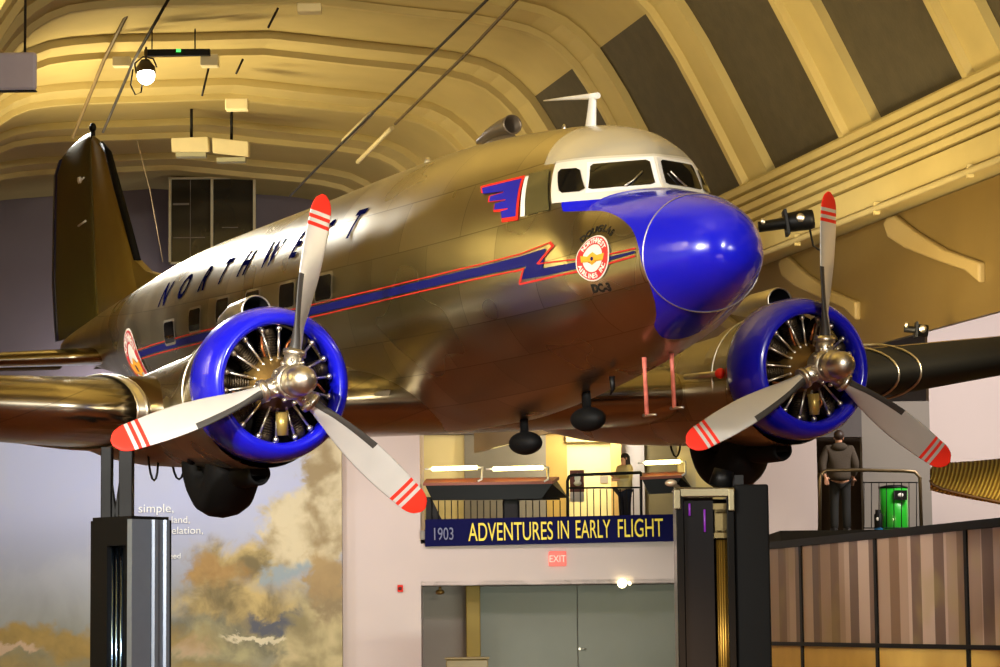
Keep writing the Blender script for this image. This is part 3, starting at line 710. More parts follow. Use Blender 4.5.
# doors in the recess
def px_box(b, x0, y0, x1, y1, Y, t, mi=0):
    p = at(x0, y1, Y); q = at(x1, y0, Y); b.box(((p.x+q.x)/2, Y+t/2, (p.z+q.z)/2), (q.x-p.x, t, q.z-p.z), None, mi)
M_DOOR = mat('grey_green_door', (122,124,112), .6, 0, .06, 2)
for i, (x0, x1) in enumerate(((480, 576.5), (577.5, 678))):
    b = MB(); p = at(x0, 590, YC+1.5); q = at(x1, 590, YC+1.5); b.box(((p.x+q.x)/2, YC+1.45, zt/2), (q.x-p.x, .08, zt-.02)); d = b.build('door_%d' % (i+1), M_DOOR); struct(d)
    b = MB(); h = at(580 if i else 574, 649, YC+1.35); b.tube(h, h+V((0,.08,0)), .03, .03); b.tube(h, h+V((.14 if i else -.14,0,0)), .015, .015); b.build('door_handle', M_STEEL, d) if i else None
b = MB(); p = at(466, 590, YC+.9); q = at(480, 590, YC+.9); b.box(((p.x+q.x)/2, YC+1.0, zt/2), (q.x-p.x, .3, zt))
tag(b.build('recess_pillar', mat('mustard_yellow_paint', (138,114,36), .6), bevel=.02), 'narrow mustard yellow pillar at left side of the doors', 'pillar')
b = MB(); p = at(440, 592, YC+.5); b.ell(p, (.10,.10,.06)); b.tube(p, p+V((0,0,.12)), .03, .03); tag(b.build('ceiling_sensor', M_BRONZE), 'small brownish dome lamp under the recess ceiling left of doors', 'lamp')
for px_, r, lb in ((622, .10, 'bright round lamp above the right door'), (629.5, .035, 'tiny lamp right beside the bright round lamp')):
    p = at(px_, 583.5, YC-.02); b = MB(); b.lathe([(0,.001),(0,r*.8),(.03,r),(.08,r*.9)], p+V((0,-.05,0)), (0,1,0), 20); b.add([], []); l = b.build('door_lamp', mat('lamp_warm_white', (255,244,200), .4, emit=(255,240,180), estr=9)); tag(l, lb, 'lamp')
b = MB(); px_box(b, 397.5, 585, 403, 592, YC-.06, .06); al = b.build('alarm_box', M_RED, bevel=.01); tag(al, 'small red fire alarm box on pink wall', 'alarm')
b = MB(); p = at(400, 588.5, YC-.09); b.lathe([(0,.001),(0,.035),(.03,.04)], p, (0,1,0), 14); b.build('alarm_button', mat('dark_red', (90,10,10), .4), al)
b = MB(); px_box(b, 549, 551.5, 566, 566, YC-.07, .07); ex = b.build('exit_sign', mat('exit_sign_glow', (235,110,100), .4, emit=(245,60,50), estr=.8), bevel=.01); tag(ex, 'glowing red exit sign under the blue balcony banner', 'sign')
tx = wall_text('sign_lettering', 'EXIT', 557.5, 562, YC-.075, .15, mat('exit_letters_glow', (255,170,150), .4, emit=(255,150,140), estr=1.0), .85, align='CENTER', ext=.004)
tx.parent = ex
b = MB(); p = at(446, 662, 57); q = at(488, 662, 57); b.box(((p.x+q.x)/2, 57.3, p.z/2-.0), (q.x-p.x, .6, p.z+.08)); b.box(((p.x+q.x)/2, 57.3, p.z+.07), (q.x-p.x+.06, .66, .05)); tag(b.build('low_bench', mat('tan_bench_wood', (104,84,44), .5), bevel=.02), 'tan wooden bench top at the bottom edge below the yellow pillar', 'bench')

# balcony
z_bf = z_fl-.25
b = MB(); b.box(((xl+xr)/2, YC+2.2, z_bf-.1), (xr-xl, 4.6, .2)); struct(b.build('floor_balcony', M_GREY))
# banner, slightly turned
def turned(name, x0, y0t, y0b, x1, y1t, y1b, Y0, Y1, t, m):
    b = MB(); P = [at(x0, y0b, Y0), at(x1, y1b, Y1), at(x1, y1t, Y1), at(x0, y0t, Y0)]; b.prism(P, (0, t, 0)); return b.build(name, m)
ban = turned('balcony_banner', 425, 519.5, 546.5, 680, 514, 541, 59.75, 59.55, .12, mat('deep_navy_banner', (3,4,66), .6, 0, .08, spec=.1)); tag(ban, 'long navy blue banner along the balcony edge with yellow title lettering', 'sign')
rz_ = math.atan2(-(.2), (at(680,530,59.65)-at(425,530,59.65)).x)
def banner_text(s, x0, x1, yb0, m, h):
    o = wall_text('banner_lettering', s, x0, yb0, 59.70-(x0-425)/255*.2, h, m, 1, None, 'LEFT', .012, rz_)
    w = max(v.co.x for v in o.data.vertices); p = at(x0, 530, 59.65); q = at(x1, 530, 59.65); o.scale = ((q.x-p.x)/w, 1, 1)
    o.rotation_euler = (PI/2, -math.radians(.45), rz_); o.parent = ban; return o
banner_text('1903', 432, 453.5, 540.0, mat('grey_lettering', (112,116,150), .5), .27)
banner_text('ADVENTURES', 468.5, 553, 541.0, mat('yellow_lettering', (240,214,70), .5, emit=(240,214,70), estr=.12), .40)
banner_text('IN', 557, 569, 538.7, MATS['yellow_lettering'], .40)
banner_text('EARLY', 575, 610.5, 538.2, MATS['yellow_lettering'], .40)
banner_text('FLIGHT', 617, 663, 537.2, MATS['yellow_lettering'], .40)
YB = YC+3.6
def px_wall(name, x0, y0, x1, y1, Y, m, t=.15): b = MB(); px_box(b, x0, y0, x1, y1, Y, t); return struct(b.build(name, m))
M_CREAM = mat('cream_balcony_wall', (222,206,150), .8, 0, .05)
px_wall('wall_balcony_back', 400, 380, 800, 530, YB, M_CREAM, .2)
px_wall('trim_60', 465, 380, 545, 530, YB-.12, mat('grey_display_panel', (126,120,110), .7), .1)
px_wall('trim_61', 545, 380, 566, 530, YB-.10, mat('gold_panel', (170,140,70), .6), .08)
px_wall('trim_62', 612, 380, 620, 530, YB-.6, mat('tan_post', (196,160,96), .6), .15)
px_wall('trim_63', 620, 441, 644, 530, YB-.3, mat('lavender_panel', (176,172,182), .7), .1)
px_wall('trim_64', 644, 441, 682, 530, YB-.2, mat('olive_grey_panel', (122,112,84), .7), .1)
px_wall('trim_65', 566, 380, 800, 442, YB-.25, mat('pale_header', (206,190,130), .7), .1)
px_wall('trim_66', 679, 441, 695, 530, YC+.4, mat('cream_post', (206,192,152), .7), .3)
b = MB(); b.box(((xl+xr)/2, YC+2, 6.55), (xr-xl, 4.4, .15)); struct(b.build('ceiling_balcony', M_CREAM))
# poster with a pale figure-like mark
b = MB(); px_box(b, 570, 470, 584, 492, YC+1.2, .03); po = b.build('poster_board', mat('maroon_poster', (106,52,44), .5)); tag(po, 'small maroon poster on the balcony rail by the lit doorway', 'poster')
b = MB(); p = at(577.5, 478, YC+1.18); b.ell(p, (.07,.01,.11)); b.ell(p-V((0,0,.12)), (.09,.01,.06)); b.build('poster_picture', M_WHITE, po)
b = MB(); px_box(b, 570, 492, 584, 502, YC+1.2, .02); b.build('poster_caption', M_WHITE, po)
b = MB(); px_box(b, 600, 476, 608, 483, YB-.03, .03); tag(b.build('notice_plate', M_GREY), 'small grey plate on the bright cream balcony wall', 'plate')
# display desks with tube lamps
M_TUBE = mat('fluorescent_tube_glow', (255,240,170), .4, emit=(255,232,140), estr=14)
M_DESK = mat('red_brown_desk', (132,58,26), .45, 0, .15)
def desk(x0, x1, y0, lb, tubes, grp):
    Y = YC-.25; p = at(x0, y0, Y); q = at(x1, y0-2, Y)
    e = empty('display_desk', ((p.x+q.x)/2, Y, p.z-.45), lb, 'display desk')
    def loc(b): 
        o_ = V(e.location); b.v = [w-o_ for w in b.v]; return b
    b = MB(); b.prism([p, q, q+V((.16,.9,.14)), p+V((.05,.9,.14))], (0,0,-.06)); loc(b).build('desk_top', M_DESK, e)
    b = MB(); r = [p+V((.05,.02,-.06)), q+V((-.02,.02,-.06)), q+V((.1,.85,.06)), p+V((.1,.85,.06))]
    lo = [p+V((.2,.1,-.38)), q+V((-.25,.1,-.38)) , q+V((.35,.8,-.34)), p+V((.2,.8,-.34))]
    b.loft([r, lo], smooth=False); loc(b).build('desk_body', M_BLACK, e)
    for a, c in tubes:
        P, Q = at(a, y0-14, Y+.25), at(c, y0-15.5, Y+.25)
        b = MB(); b.tube(P, Q, .045, .045, 12); tb = loc(b).build('tube_lamp', M_TUBE, e)
        b = MB(); b.tube(P-V((.16,0,0)), P, .02, .02); b.tube(Q, Q+V((.14,0,0)), .02, .02); b.path([Q+V((.12,0,0)), Q+V((.10,-.25,-.28)), Q+V((.02,-.3,-.32))], .022, 8); loc(b).build('lamp_bracket', M_WHITE, tb)
desk(423, 553, 483, 'long red-brown display desk with two glowing tubes on the balcony, left of the woman', [(432, 477), (493, 543)], None)
desk(640, 682, 477, 'short red-brown display desk with one glowing tube, right of the woman', [(645, 680)], None)
# railings
def railing(x0, x1, yt, lb, step=6.2, Y=59.85, top=True, posts=()):
    e = empty('balcony_railing', (at((x0+x1)/2, 519, Y).x, Y, z_fl-.1), lb, 'railing')
    o_ = V(e.location)
    b = MB(); n = int((x1-x0)/step)
    for i in range(n+1):
        x_ = x0+(x1-x0)*i/n; P = at(x_, yt+1, Y); b.tube(V((P.x, Y, z_fl-.12))-o_, P-o_, .012, .012, 6)
    b.build('baluster_panel', M_BLACK, e)
    b = MB(); b.tube(at(x0, yt, Y)-o_, at(x1, yt-.5, Y)-o_, .02, .02, 8); b.build('lower_rail', M_BLACK, e)
    return e, o_
railing(432, 503, 499.5, 'dark thin baluster railing beneath the long display desk')
railing(519, 560, 499.5, 'dark thin baluster railing between long desk and the handrail post')
e, o_ = railing(567, 640, 488, 'dark railing with a raised rounded handrail in front of the woman')
b = MB(); b.path([V((at(567.5,500,59.8).x, 59.8, z_fl-.1))-o_, at(567.5, 481, 59.8)-o_, at(569, 476.5, 59.8)-o_, at(573, 475, 59.8)-o_, at(605, 474, 59.8)-o_, at(641, 472.5, 59.8)-o_], .035, 10); b.tube(V((at(641,500,59.8).x, 59.8, z_fl-.1))-o_, at(641, 472, 59.8)-o_, .03, .03); b.build('handrail', M_BLACK, e)
b = MB(); p = at(503, 496, YC+.3); q = at(519, 496, YC+.3); b.box(((p.x+q.x)/2, YC+.5, (p.z+z_bf)/2), (q.x-p.x, .4, p.z-z_bf)); tag(b.build('equipment_cabinet', M_BLACK, bevel=.03), 'black cabinet standing under the right end of the long desk', 'cabinet')
b = MB(); p = at(429, 503, 59.9); b.prism([at(426,497,59.9), at(431,497,59.9), at(442,520,59.9), at(426,520,59.9)], (0,.12,0)); tag(b.build('stair_stringer', M_BLACK), 'dark slanted brace at the left end of the banner', 'brace')
b = MB(); p = at(483.5, 441, 61); b.tube(p+V((0,0,.5)), p, .02, .02); b.ell(p-V((0,0,.08)), (.07,.07,.12)); tag(b.build('pendant_lamp', M_BRONZE), 'small dull bronze pendant lamp under the airliner belly above the desk', 'lamp')

# right side: pink and grey walls, opening, balcony with person
YR = 50.0
def pxw(name, x0, x1, z0, z1, Y, m, t=.3):
    p = at(x0, 400, Y).x; q = at(x1, 400, Y).x; return wall(name, p, q, Y, z0, z1, m, t)
pxw('wall_right_a', 752, 815.5, 0, 5.6, YR, M_PINK)
pxw('wall_right_b', 861, 929, 0, 5.6, YR, M_GREY)
pxw('wall_right_c', 929, 1500, 0, 9, YR+.05, M_PINK)
pxw('wall_right_d', 815.5, 861, 4.95, 5.6, YR, mat('dim_grey_wall', (96,90,88), .8))
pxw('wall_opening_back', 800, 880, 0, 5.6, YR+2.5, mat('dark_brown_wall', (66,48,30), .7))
z_rf = at(850, 533, 46).z
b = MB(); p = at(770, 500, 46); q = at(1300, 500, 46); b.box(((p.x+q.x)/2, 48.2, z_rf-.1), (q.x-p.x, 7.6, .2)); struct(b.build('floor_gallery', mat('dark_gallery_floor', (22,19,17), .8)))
# gallery handrail
YG = 45.2
b = MB(); e = empty('gallery_handrail', tuple(at(870, 531, YG)), 'bent metal tube handrail on the gallery in front of man and green bin', 'railing'); o_ = V(e.location)
b.path([at(x_, y_, YG)-o_ for x_, y_ in ((819.5,532),(820,480),(821,474),(826,470.5),(860,470),(905,471),(915,472),(920,478),(921.5,532))], .03, 10); b.build('handrail', mat('bronze_rail', (130,112,84), .35, .8), e)
b = MB()
for i in range(8): b.tube(at(864+i*7.5, 483, YG+.1)-o_, at(864+i*7.5, 528, YG+.1)-o_, .008, .008, 6)
b.tube(at(863, 482.5, YG+.1)-o_, at(918, 482.5, YG+.1)-o_, .010, .010, 6); b.tube(at(863, 528, YG+.1)-o_, at(918, 528, YG+.1)-o_, .010, .010, 6); b.build('wire_grid', M_BLACK, e)
# bin and flask
p = at(894.5, 531, 46.2); e = empty('waste_bin', tuple(p), 'bright green round bin with a dark slotted top on the gallery', 'bin')
hgt = (at(894.5, 487, 46.2)-p).z; rad = (at(908.5,500,46.2)-at(880.5,500,46.2)).x/2
b = MB(); b.lathe([(0,.001),(0,rad*.96),(.03,rad),(hgt*.97,rad),(hgt*.97,.001)], (0,0,0), (0,0,1), 32); b.build('bin_body', mat('bright_green_plastic', (36,170,40), .3, 0, .05, coat=.4), e)
b = MB(); b.lathe([(hgt*.965,.001),(hgt*.965,rad*1.02),(hgt,rad*1.0),(hgt+.03,rad*.6),(hgt+.03,.001)], (0,0,0), (0,0,1), 32); b.build('bin_lid', M_BLACK, e)
b = MB(); b.box((.08,-rad*.93,hgt*.80), (.22,.10,.16)); b.build('bin_slot', M_BLACK, e)
b = MB(); b.ell((.08,-rad*1.05,hgt*.80), (.07,.03,.05)); b.build('paper_cup', M_WHITE, e)
p = at(878.5, 531, 46.0); e = empty('flask', tuple(p), 'small black flask with a blue base standing left of the green bin', 'flask')
b = MB(); b.lathe([(0,.001),(0,.075),(.06,.075),(.06,.001)], (0,0,0), (0,0,1), 20); b.build('flask_base', mat('sky_blue_plastic', (40,130,190), .4), e)
b = MB(); b.lathe([(.06,.07),(.28,.07),(.30,.05),(.36,.05),(.36,.001)], (0,0,0), (0,0,1), 20); b.build('flask_body', M_BLACK, e)
b = MB(); b.ell((-.02,-.072,.2), (.025,.008,.03)); b.build('flask_badge', M_WHITE, e)

# screen of striped panels in a dark frame, receding to the left
def stripe_mat():
    m = bpy.data.materials.new('striped_panel_fabric'); m.use_nodes = True; nt = m.node_tree; L = nt.links; b = nt.nodes['Principled BSDF']
    tc = nd(nt, 'ShaderNodeTexCoord'); sp = nd(nt, 'ShaderNodeSeparateXYZ'); L.new(tc.outputs['Object'], sp.inputs[0])
    x = mth(nt, 'MULTIPLY', sp.outputs[1], 1.0)
    w = mth(nt, 'FRACT', mth(nt, 'MULTIPLY', x, 1.15)); s = mth(nt, 'GREATER_THAN', w, .45)
    w2 = mth(nt, 'FRACT', mth(nt, 'MULTIPLY', x, .37)); s2 = mth(nt, 'GREATER_THAN', w2, .55)
    c = mixc(nt, s, lin((120,92,78)), lin((206,180,168))); c = mixc(nt, mth(nt, 'MULTIPLY', s2, .45), c, lin((150,112,72)))
    n = nd(nt, 'ShaderNodeTexNoise'); n.inputs['Scale'].default_value = .8; L.new(tc.outputs['Object'], n.inputs['Vector'])
    c = mixc(nt, mth(nt, 'MULTIPLY', smooth(nt, n.outputs['Fac'], .55, .7), .4), c, lin((180,160,92)))
    L.new(c, b.inputs['Base Color']); b.inputs['Roughness'].default_value = .4; return m
M_STR = stripe_mat()
PA = V((4.10, 45.5, 0)); PB = V((7.6, 28.0, 0))
def scr(px_):        # point on the screen line seen at column px_
    d = at(px_, 560, 1.0)-EYE; dd = (PB-PA); t = (PA.x*d.y-PA.y*d.x)/(dd.y*d.x-dd.x*d.y); return PA+dd*t
zT, zM = 2.80, 1.22
e = empty('partition_screen', (scr(880).x, scr(880).y, 0), 'long dark-framed partition screen with striped tan panels at lower right', 'screen'); o_ = V(e.location)
dn = (PB-PA).normalized(); nn = V((dn.y, -dn.x, 0))
cols = [752, 803, 878, 969, 1085, 1230]
b = MB()
for c_ in cols:
    P = scr(c_)-o_; b.box(P+V((0,0,zT/2)), (.11,.11,zT), Matrix.Rotation(math.atan2(dn.y, dn.x), 3, 'Z'))
b.build('screen_post', M_BLACK, e)
for i in range(len(cols)-1):
    A, B_ = scr(cols[i])-o_, scr(cols[i+1])-o_
    for z0, z1, nm in ((zM+.03, zT-.06, 'upper_panel'), (.1, zM-.03, 'lower_panel')):
        b = MB(); b.prism([A+V((0,0,z0)), B_+V((0,0,z0)), B_+V((0,0,z1)), A+V((0,0,z1))], nn*.03); b.build(nm, M_STR if nm == 'upper_panel' else mat('golden_panel', (245,196,104), .5, 0, .25, 1.5), e)
A, B_ = scr(cols[0])-o_, scr(cols[-1])-o_
for z, t, nm in ((zT, .11, 'top_rail'), (zM, .06, 'middle_rail')):
    b = MB(); b.prism([A+V((0,0,z-t/2))-nn*.05, B_+V((0,0,z-t/2))-nn*.05, B_+V((0,0,z+t/2))-nn*.05, A+V((0,0,z+t/2))-nn*.05], nn*.12); b.build(nm, M_BLACK, e)

# gold ribbed wing tip
def ribbed():
    m = mat('gold_fabric_wing', (172,130,30), .4, .1, .1); nt = m.node_tree; b = nt.nodes['Principled BSDF']
    tc = nd(nt, 'ShaderNodeTexCoord'); w = nd(nt, 'ShaderNodeTexWave'); mp = nd(nt, 'ShaderNodeMapping'); mp.inputs['Rotation'].default_value = (0, -.5, 0)
    nt.links.new(tc.outputs['Object'], mp.inputs[0]); nt.links.new(mp.outputs[0], w.inputs['Vector']); w.inputs['Scale'].default_value = 7
    c = mixc(nt, w.outputs['Fac'], lin((150,104,22)), lin((250,214,100))); nt.links.new(c, b.inputs['Base Color'])
    bp = nd(nt, 'ShaderNodeBump'); bp.inputs['Distance'].default_value = .03; nt.links.new(w.outputs['Fac'], bp.inputs['Height']); nt.links.new(bp.outputs['Normal'], b.inputs['Normal']); return m
YW = 33.0; top = [(930,480),(932,472),(938,467.5),(950,466),(970,464),(1000,461),(1060,456),(1150,450)]; bot = [(930,480),(933,485),(942,489),(958,493),(975,497),(1000,502),(1060,512),(1150,522)]
b = MB(); rings = []
for (a, c), (g, h) in zip(top, bot):
    P = at(a, c, YW+.5); Q = at(g, h, YW-.3); m_ = (P+Q)/2; th = max((P-Q).length*.16, .01); nrm = (P-Q).normalized().cross(V((1,0,0)))
    rings.append([m_+(P-Q)*.5*math.cos(w)+nrm*th*math.sin(w) for w in [2*PI*k/16 for k in range(16)]])
b.loft(rings); gw = b.build('ribbed_wing', ribbed()); tag(gw, 'gold ribbed fabric wing tip hanging in from the right edge', 'wing')
b = MB(); b.path([at(g, h, YW-.3) for g, h in bot], .02, 8); b.build('wing_edge_spar', mat('brown_spar', (110,74,26), .4), gw)
b = MB(); b.tube(at(1080, 480, YW), at(1080, 480, YW)+V((0,0,4.6)), .01, .01, 6); b.build('hanging_wire', M_BLACK, gw)

# ------------------------------------------------------------------ pedestals
M_PED = mat('dark_pedestal_metal', (10,9,8), .55, .1, .15, spec=.2)
M_PEDB = mat('brushed_pedestal_steel', (140,150,166), .36, .75, .06, 8)
# left pedestal
Y1 = 25.2; c0 = at(131, 560, Y1); sc_ = Y1/F_PX; zt1 = at(131, 519, Y1).z
e = empty('support_pedestal', (c0.x, c0.y+.35, 0), 'left square metal pedestal with slot, carrying the airliner outboard of the near engine', 'pedestal'); o_ = V(e.location)
A = V((at(92.5,560,Y1+.38).x, Y1+.38, 0)); B_ = V((c0.x, Y1, 0)); C_ = V((at(168.5,560,Y1+.38).x, Y1+.38, 0)); D_ = V((c0.x, Y1+.80, 0))
def vp(p, z): return V((p.x, p.y, z))
# left face as frame around a slot, right face with two raised facets
b = MB()
def quadbox(b, P, Q, z0, z1, t, mi=0):
    d = (Q-P).normalized(); n = V((-d.y, d.x, 0)); b.prism([vp(P,z0)-o_, vp(Q,z0)-o_, vp(Q,z1)-o_, vp(P,z1)-o_], n*t, mi)
quadbox(b, A, A.lerp(B_, .38), 0, zt1, .06); quadbox(b, A.lerp(B_, .86), B_, 0, zt1, .06); quadbox(b, A.lerp(B_, .38), A.lerp(B_, .86), zt1-.24, zt1, .06); quadbox(b, A, D_, 0, zt1, .03); quadbox(b, D_, C_, 0, zt1, .03)
b.prism([vp(q, zt1)-o_ for q in (A, B_, C_, D_)], (0,0,.03)); b.build('pedestal_frame', M_PED, e)
b = MB(); quadbox(b, A.lerp(B_, .38)+V((.02,.12,0)), A.lerp(B_, .86)+V((.02,.12,0)), 0, zt1-.2, .02); b.build('slot_back', M_BLACK, e)
b = MB()
for t in (.47, .58, .70): q = A.lerp(B_, t)+V((.01,.07,0)); b.tube(vp(q, 0)-o_, vp(q, zt1-.26)-o_, .014, .014, 10)
b.build('slot_reflection_rods', mat('blue_reflection_chrome', (150,180,215), .15, 1.0), e)  # rods and blue tint stand in for bluish reflections in polished metal
b = MB(); n_ = (C_-B_).normalized(); nr = V((n_.y, -n_.x, 0))
prof_ = [(0,0),(.0,.012),(.50,.012),(.53,-.01),(.57,.03),(.66,.03),(.70,.005),(.85,.005),(.88,.03),(.97,.03),(1,0)]
b.loft([[vp(B_.lerp(C_, t), z)+nr*d-o_ for t, d in prof_]+[vp(B_.lerp(C_, 1), z)-nr*.05-o_, vp(B_.lerp(C_, 0), z)-nr*.05-o_] for z in (0, zt1)], smooth=False); b.build('pedestal_face', M_PEDB, e)
# struts up to the wing
for xa, xb, wv in ((101.5, 112, 1), (119.5, 133, -1)):
    P = at(xa, 500, Y1+.40); Q = at(xb, 500, Y1+.40); top_z = at(110, 447, Y1+.4).z
    b = MB(); w = Q.x-P.x; b.box((P.x+w/2-o_.x, Y1+.42-o_.y, (zt1+top_z)/2), (w, .16, top_z-zt1))
    s_ = .07; xx = Q.x if wv > 0 else P.x
    b.prism([V((xx, Y1+.36, zt1))-o_, V((xx+s_*wv*.8, Y1+.36, zt1))-o_, V((xx, Y1+.36, zt1+.38))-o_], (0,.1,0)); b.build('support_strut', M_PED, e, bevel=.008)
# right pedestal: left box with slot and chrome cap, right block
Y2 = 26.6
e = empty('support_pedestal', (at(705,560,Y2).x, Y2+.35, 0), 'right dark pedestal with chrome cap and golden fluted column inside, under the far engine', 'pedestal'); o_ = V(e.location)
def pb(b, x0, x1, z0, z1, Y, t, mi=0):
    p = at(x0, 560, Y).x; q = at(x1, 560, Y).x; b.box(V(((p+q)/2, Y+t/2, (z0+z1)/2))-o_, (q-p, t, z1-z0), None, mi)
z2 = at(700, 497, Y2).z; z2b = at(750, 484, Y2).z; z2c = at(700, 488, Y2).z
b = MB(); pb(b, 677, 685, 0, z2, Y2, .5); pb(b, 727.5, 735.5, 0, z2, Y2, .5); pb(b, 677, 735, 0, z2, Y2+.5, .05); b.build('pedestal_frame', mat('glossy_black_metal', (4,4,4), .2, 0, spec=.25), e, bevel=.01)
b = MB(); pb(b, 685, 714, 0, z2, Y2+.10, .05); b.build('slot_back', mat('glossy_charcoal', (8,8,11), .2, .0, spec=.3), e)
b = MB(); pb(b, 735.5, 770, 0, z2b, Y2+.05, .6); b.build('pedestal_block', mat('charcoal_block', (9,9,9), .7, spec=.15), e, bevel=.02)
M_CHR = mat('chrome', (150,142,114), .25, .95)
b = MB(); pb(b, 676, 734, z2, z2c, Y2-.03, .12); pb(b, 675, 682, z2-.12, z2c-.01, Y2-.04, .10); pb(b, 729.5, 736, z2-.14, z2c-.01, Y2-.04, .10); pb(b, 676, 736, z2c-.02, z2c, Y2-.03, .55); b.build('chrome_cap', M_CHR, e, bevel=.015)
M_GOLD = mat('golden_column_metal', (160,124,50), .35, .8, .1)
b = MB(); xa = at(716, 560, Y2+.2).x; xb = at(728, 560, Y2+.2).x
for i in range(5):
    xx = xa+(xb-xa)*(i+.5)/5; b.tube(V((xx, Y2+.2, 0))-o_, V((xx, Y2+.2, z2-.38))-o_, (xb-xa)/10, (xb-xa)/10, 10)
cl = b.build('fluted_column', M_GOLD, e)
b = MB(); pb(b, 714.5, 729, z2-.40, z2-.35, Y2+.12, .14); pb(b, 715.5, 728, z2-.35, z2-.07, Y2+.15, .1); pb(b, 714, 729.5, z2-.12, z2-.06, Y2+.12, .14)
for i in range(5):
    for zz in (z2-.33, z2-.14): b.ell(V((xa+(xb-xa)*(i+.5)/5, Y2+.12, zz))-o_, (.012,.012,.012), 8, 6)
b.build('column_capital', mat('pale_gold', (104,92,60), .35, .8, .3, 40), cl)
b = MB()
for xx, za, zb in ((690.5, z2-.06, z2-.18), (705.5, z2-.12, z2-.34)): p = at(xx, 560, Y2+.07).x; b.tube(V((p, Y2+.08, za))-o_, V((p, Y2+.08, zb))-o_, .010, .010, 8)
b.build('purple_reflection_strip', mat('purple_reflection_glow', (90,30,110), .4, emit=(150,50,190), estr=.28), e)  # faint emission stands in for purple reflections in the glossy slot
b = MB(); b.tube(at(720, 487, Y2+.3)-o_, at(724, 470, Y2+.3)-o_, .12, .10, 16); pb(b, 736, 745, z2b-.02, z2b+.10, Y2+.2, .2); b.build('wheel_cradle', M_BLACK, e)
p = at(671, 483, Y2); b = MB(); b.ell(p, (.06,.05,.035)); b.tube(p, p+V((.08,.1,-.04)), .02, .02); tag(b.build('round_fitting', mat('pale_metal_cap', (190,170,140), .4, .5)), 'small pale round fitting beside the chrome cap', 'fitting')

# ------------------------------------------------------------------ ceiling fittings
def pbox(name, x0, y0, x1, y1, Y, t, m, lb, cat, bev=.02, group=None):
    b = MB(); px_box(b, x0, y0, x1, y1, Y, t); o = b.build(name, m, bevel=bev); tag(o, lb, cat, group); return o
uY = {1: 42.2, 2: 46.1, 3: 50.1}
M_JB = mat('cream_box_paint', (226,214,170), .6)
pbox('junction_box', 297, 2.5, 321, 11.5, 41.3, .25, M_JB, 'cream junction box on the nearest visible ceiling rib, at the top edge', 'electrical box')
pbox('junction_box', 200, 53.5, 218, 65.5, 45.2, .25, M_JB, 'cream junction box at the right end of the black track light', 'electrical box')
pbox('junction_box', 225, 98, 248, 109.5, 49.0, .25, M_JB, 'cream junction box midway on the farthest clear ceiling rib', 'electrical box')
pbox('junction_box', 112, 56, 130, 66, 45.4, .2, M_JB, 'small cream box left of the glowing spotlight', 'electrical box')
tr = pbox('light_track', 144, 48.5, 210, 55.5, 45.0, .12, M_BLACK, 'black ceiling light track with a green indicator beside the glowing spotlight', 'light track', .01)
b = MB(); p = at(178.5, 50.5, 44.97); b.box(p, (.07,.03,.04)); b.build('indicator_led', mat('green_led', (60,220,80), .4, emit=(60,230,80), estr=3), tr)
for xx in (152, 195): b = MB(); p = at(xx, 49, 45.06); b.tube(p, p+V((0,0,.35)), .012, .012); b.build('track_hanger', M_BLACK, tr)
p = at(146, 76, 45.0); e = empty('spotlight', tuple(p), 'glowing round spotlight hanging below the black light track', 'spotlight')
b = MB(); b.ell((0,0,0), (.15,.15,.15)); b.build('bulb', mat('spot_bulb_glow', (255,250,225), .4, emit=(255,248,220), estr=14), e)
b = MB(); b.lathe([(0,.17),(.12,.16),(.25,.08),(.25,.001)], (0,0,.03), (-.1,.25,1), 24); b.path([(-.17,0,.05),(-.19,0,.22),(-.05,0,.33),(.12,0,.30),(.18,0,.15)], .015, 8); b.tube((0,0,.2),(0,0,.50),.02,.02); b.build('lamp_housing', mat('brown_lamp_housing', (70,56,40), .4, .5), e)
b = MB(); b.path([(-.22,0,.12),(-.26,0,-.15),(-.18,0,-.32),(-.08,0,-.28),(-.06,0,-.10)], .014, 8); b.build('cable_loop', M_BLACK, e)
# cables: (name, points, radius, material, label)
def cable(name, pts, r, m, lb, cat='cable'):
    P = [at(*p) for p in pts]
    if name in ('suspension_cable', 'ceiling_rod') and P[0].z < 11.4:      # carried on up to the vault
        d = (P[0]-P[1]).normalized()
        if d.z > .05: P.insert(0, P[0]+d*min(12, (11.5-P[0].z)/d.z))
    b = MB(); b.path(P, r, 8); return tag(b.build(name, m), lb, cat)
M_WIRE = mat('dark_wire_rope', (34,28,22), .5, .4)
M_RODT = mat('tan_rod_paint', (92,74,36), .6)
cable('suspension_cable', [(176,-14,41),(134,60,44.3),(103,132,47.5)], .026, M_WIRE, 'dark cable slanting from the top edge past the spotlight to the tail fin')
cable('ceiling_rod', [(142,-16,43),(104,60,46.2),(73,137,50)], .035, M_RODT, 'tan rod left of the dark tail cable')
cable('suspension_cable', [(497,-10,38),(420,66,42),(320,165,47),(290,196,49)], .022, M_WIRE, 'long dark cable from the top centre down to behind the fuselage')
cable('ceiling_rod', [(530,-14,41),(470,50,44),(395,124,48)], .026, M_RODT, 'tan rod right of the long dark cable')
cable('cable_sleeve', [(372,113,44.6),(344,141,46)], .05, mat('cream_sleeve', (210,196,150), .5), 'cream sleeve on the long dark cable', 'sleeve')
cable('cable_sleeve', [(392,128,47.9),(358,162,50)], .045, mat('cream_sleeve', (210,196,150), .5), 'cream tube continuing below the right tan rod', 'sleeve')
cable('hanging_wire', [(137,140,50),(150,190,50),(163,262,50)], .008, mat('pale_thin_wire', (140,130,120), .5, .6), 'thin pale wire hanging left of the glazed wall window', 'wire')
for i, (a, c, Y) in enumerate(((272,22,43),(265,8,43))): pass
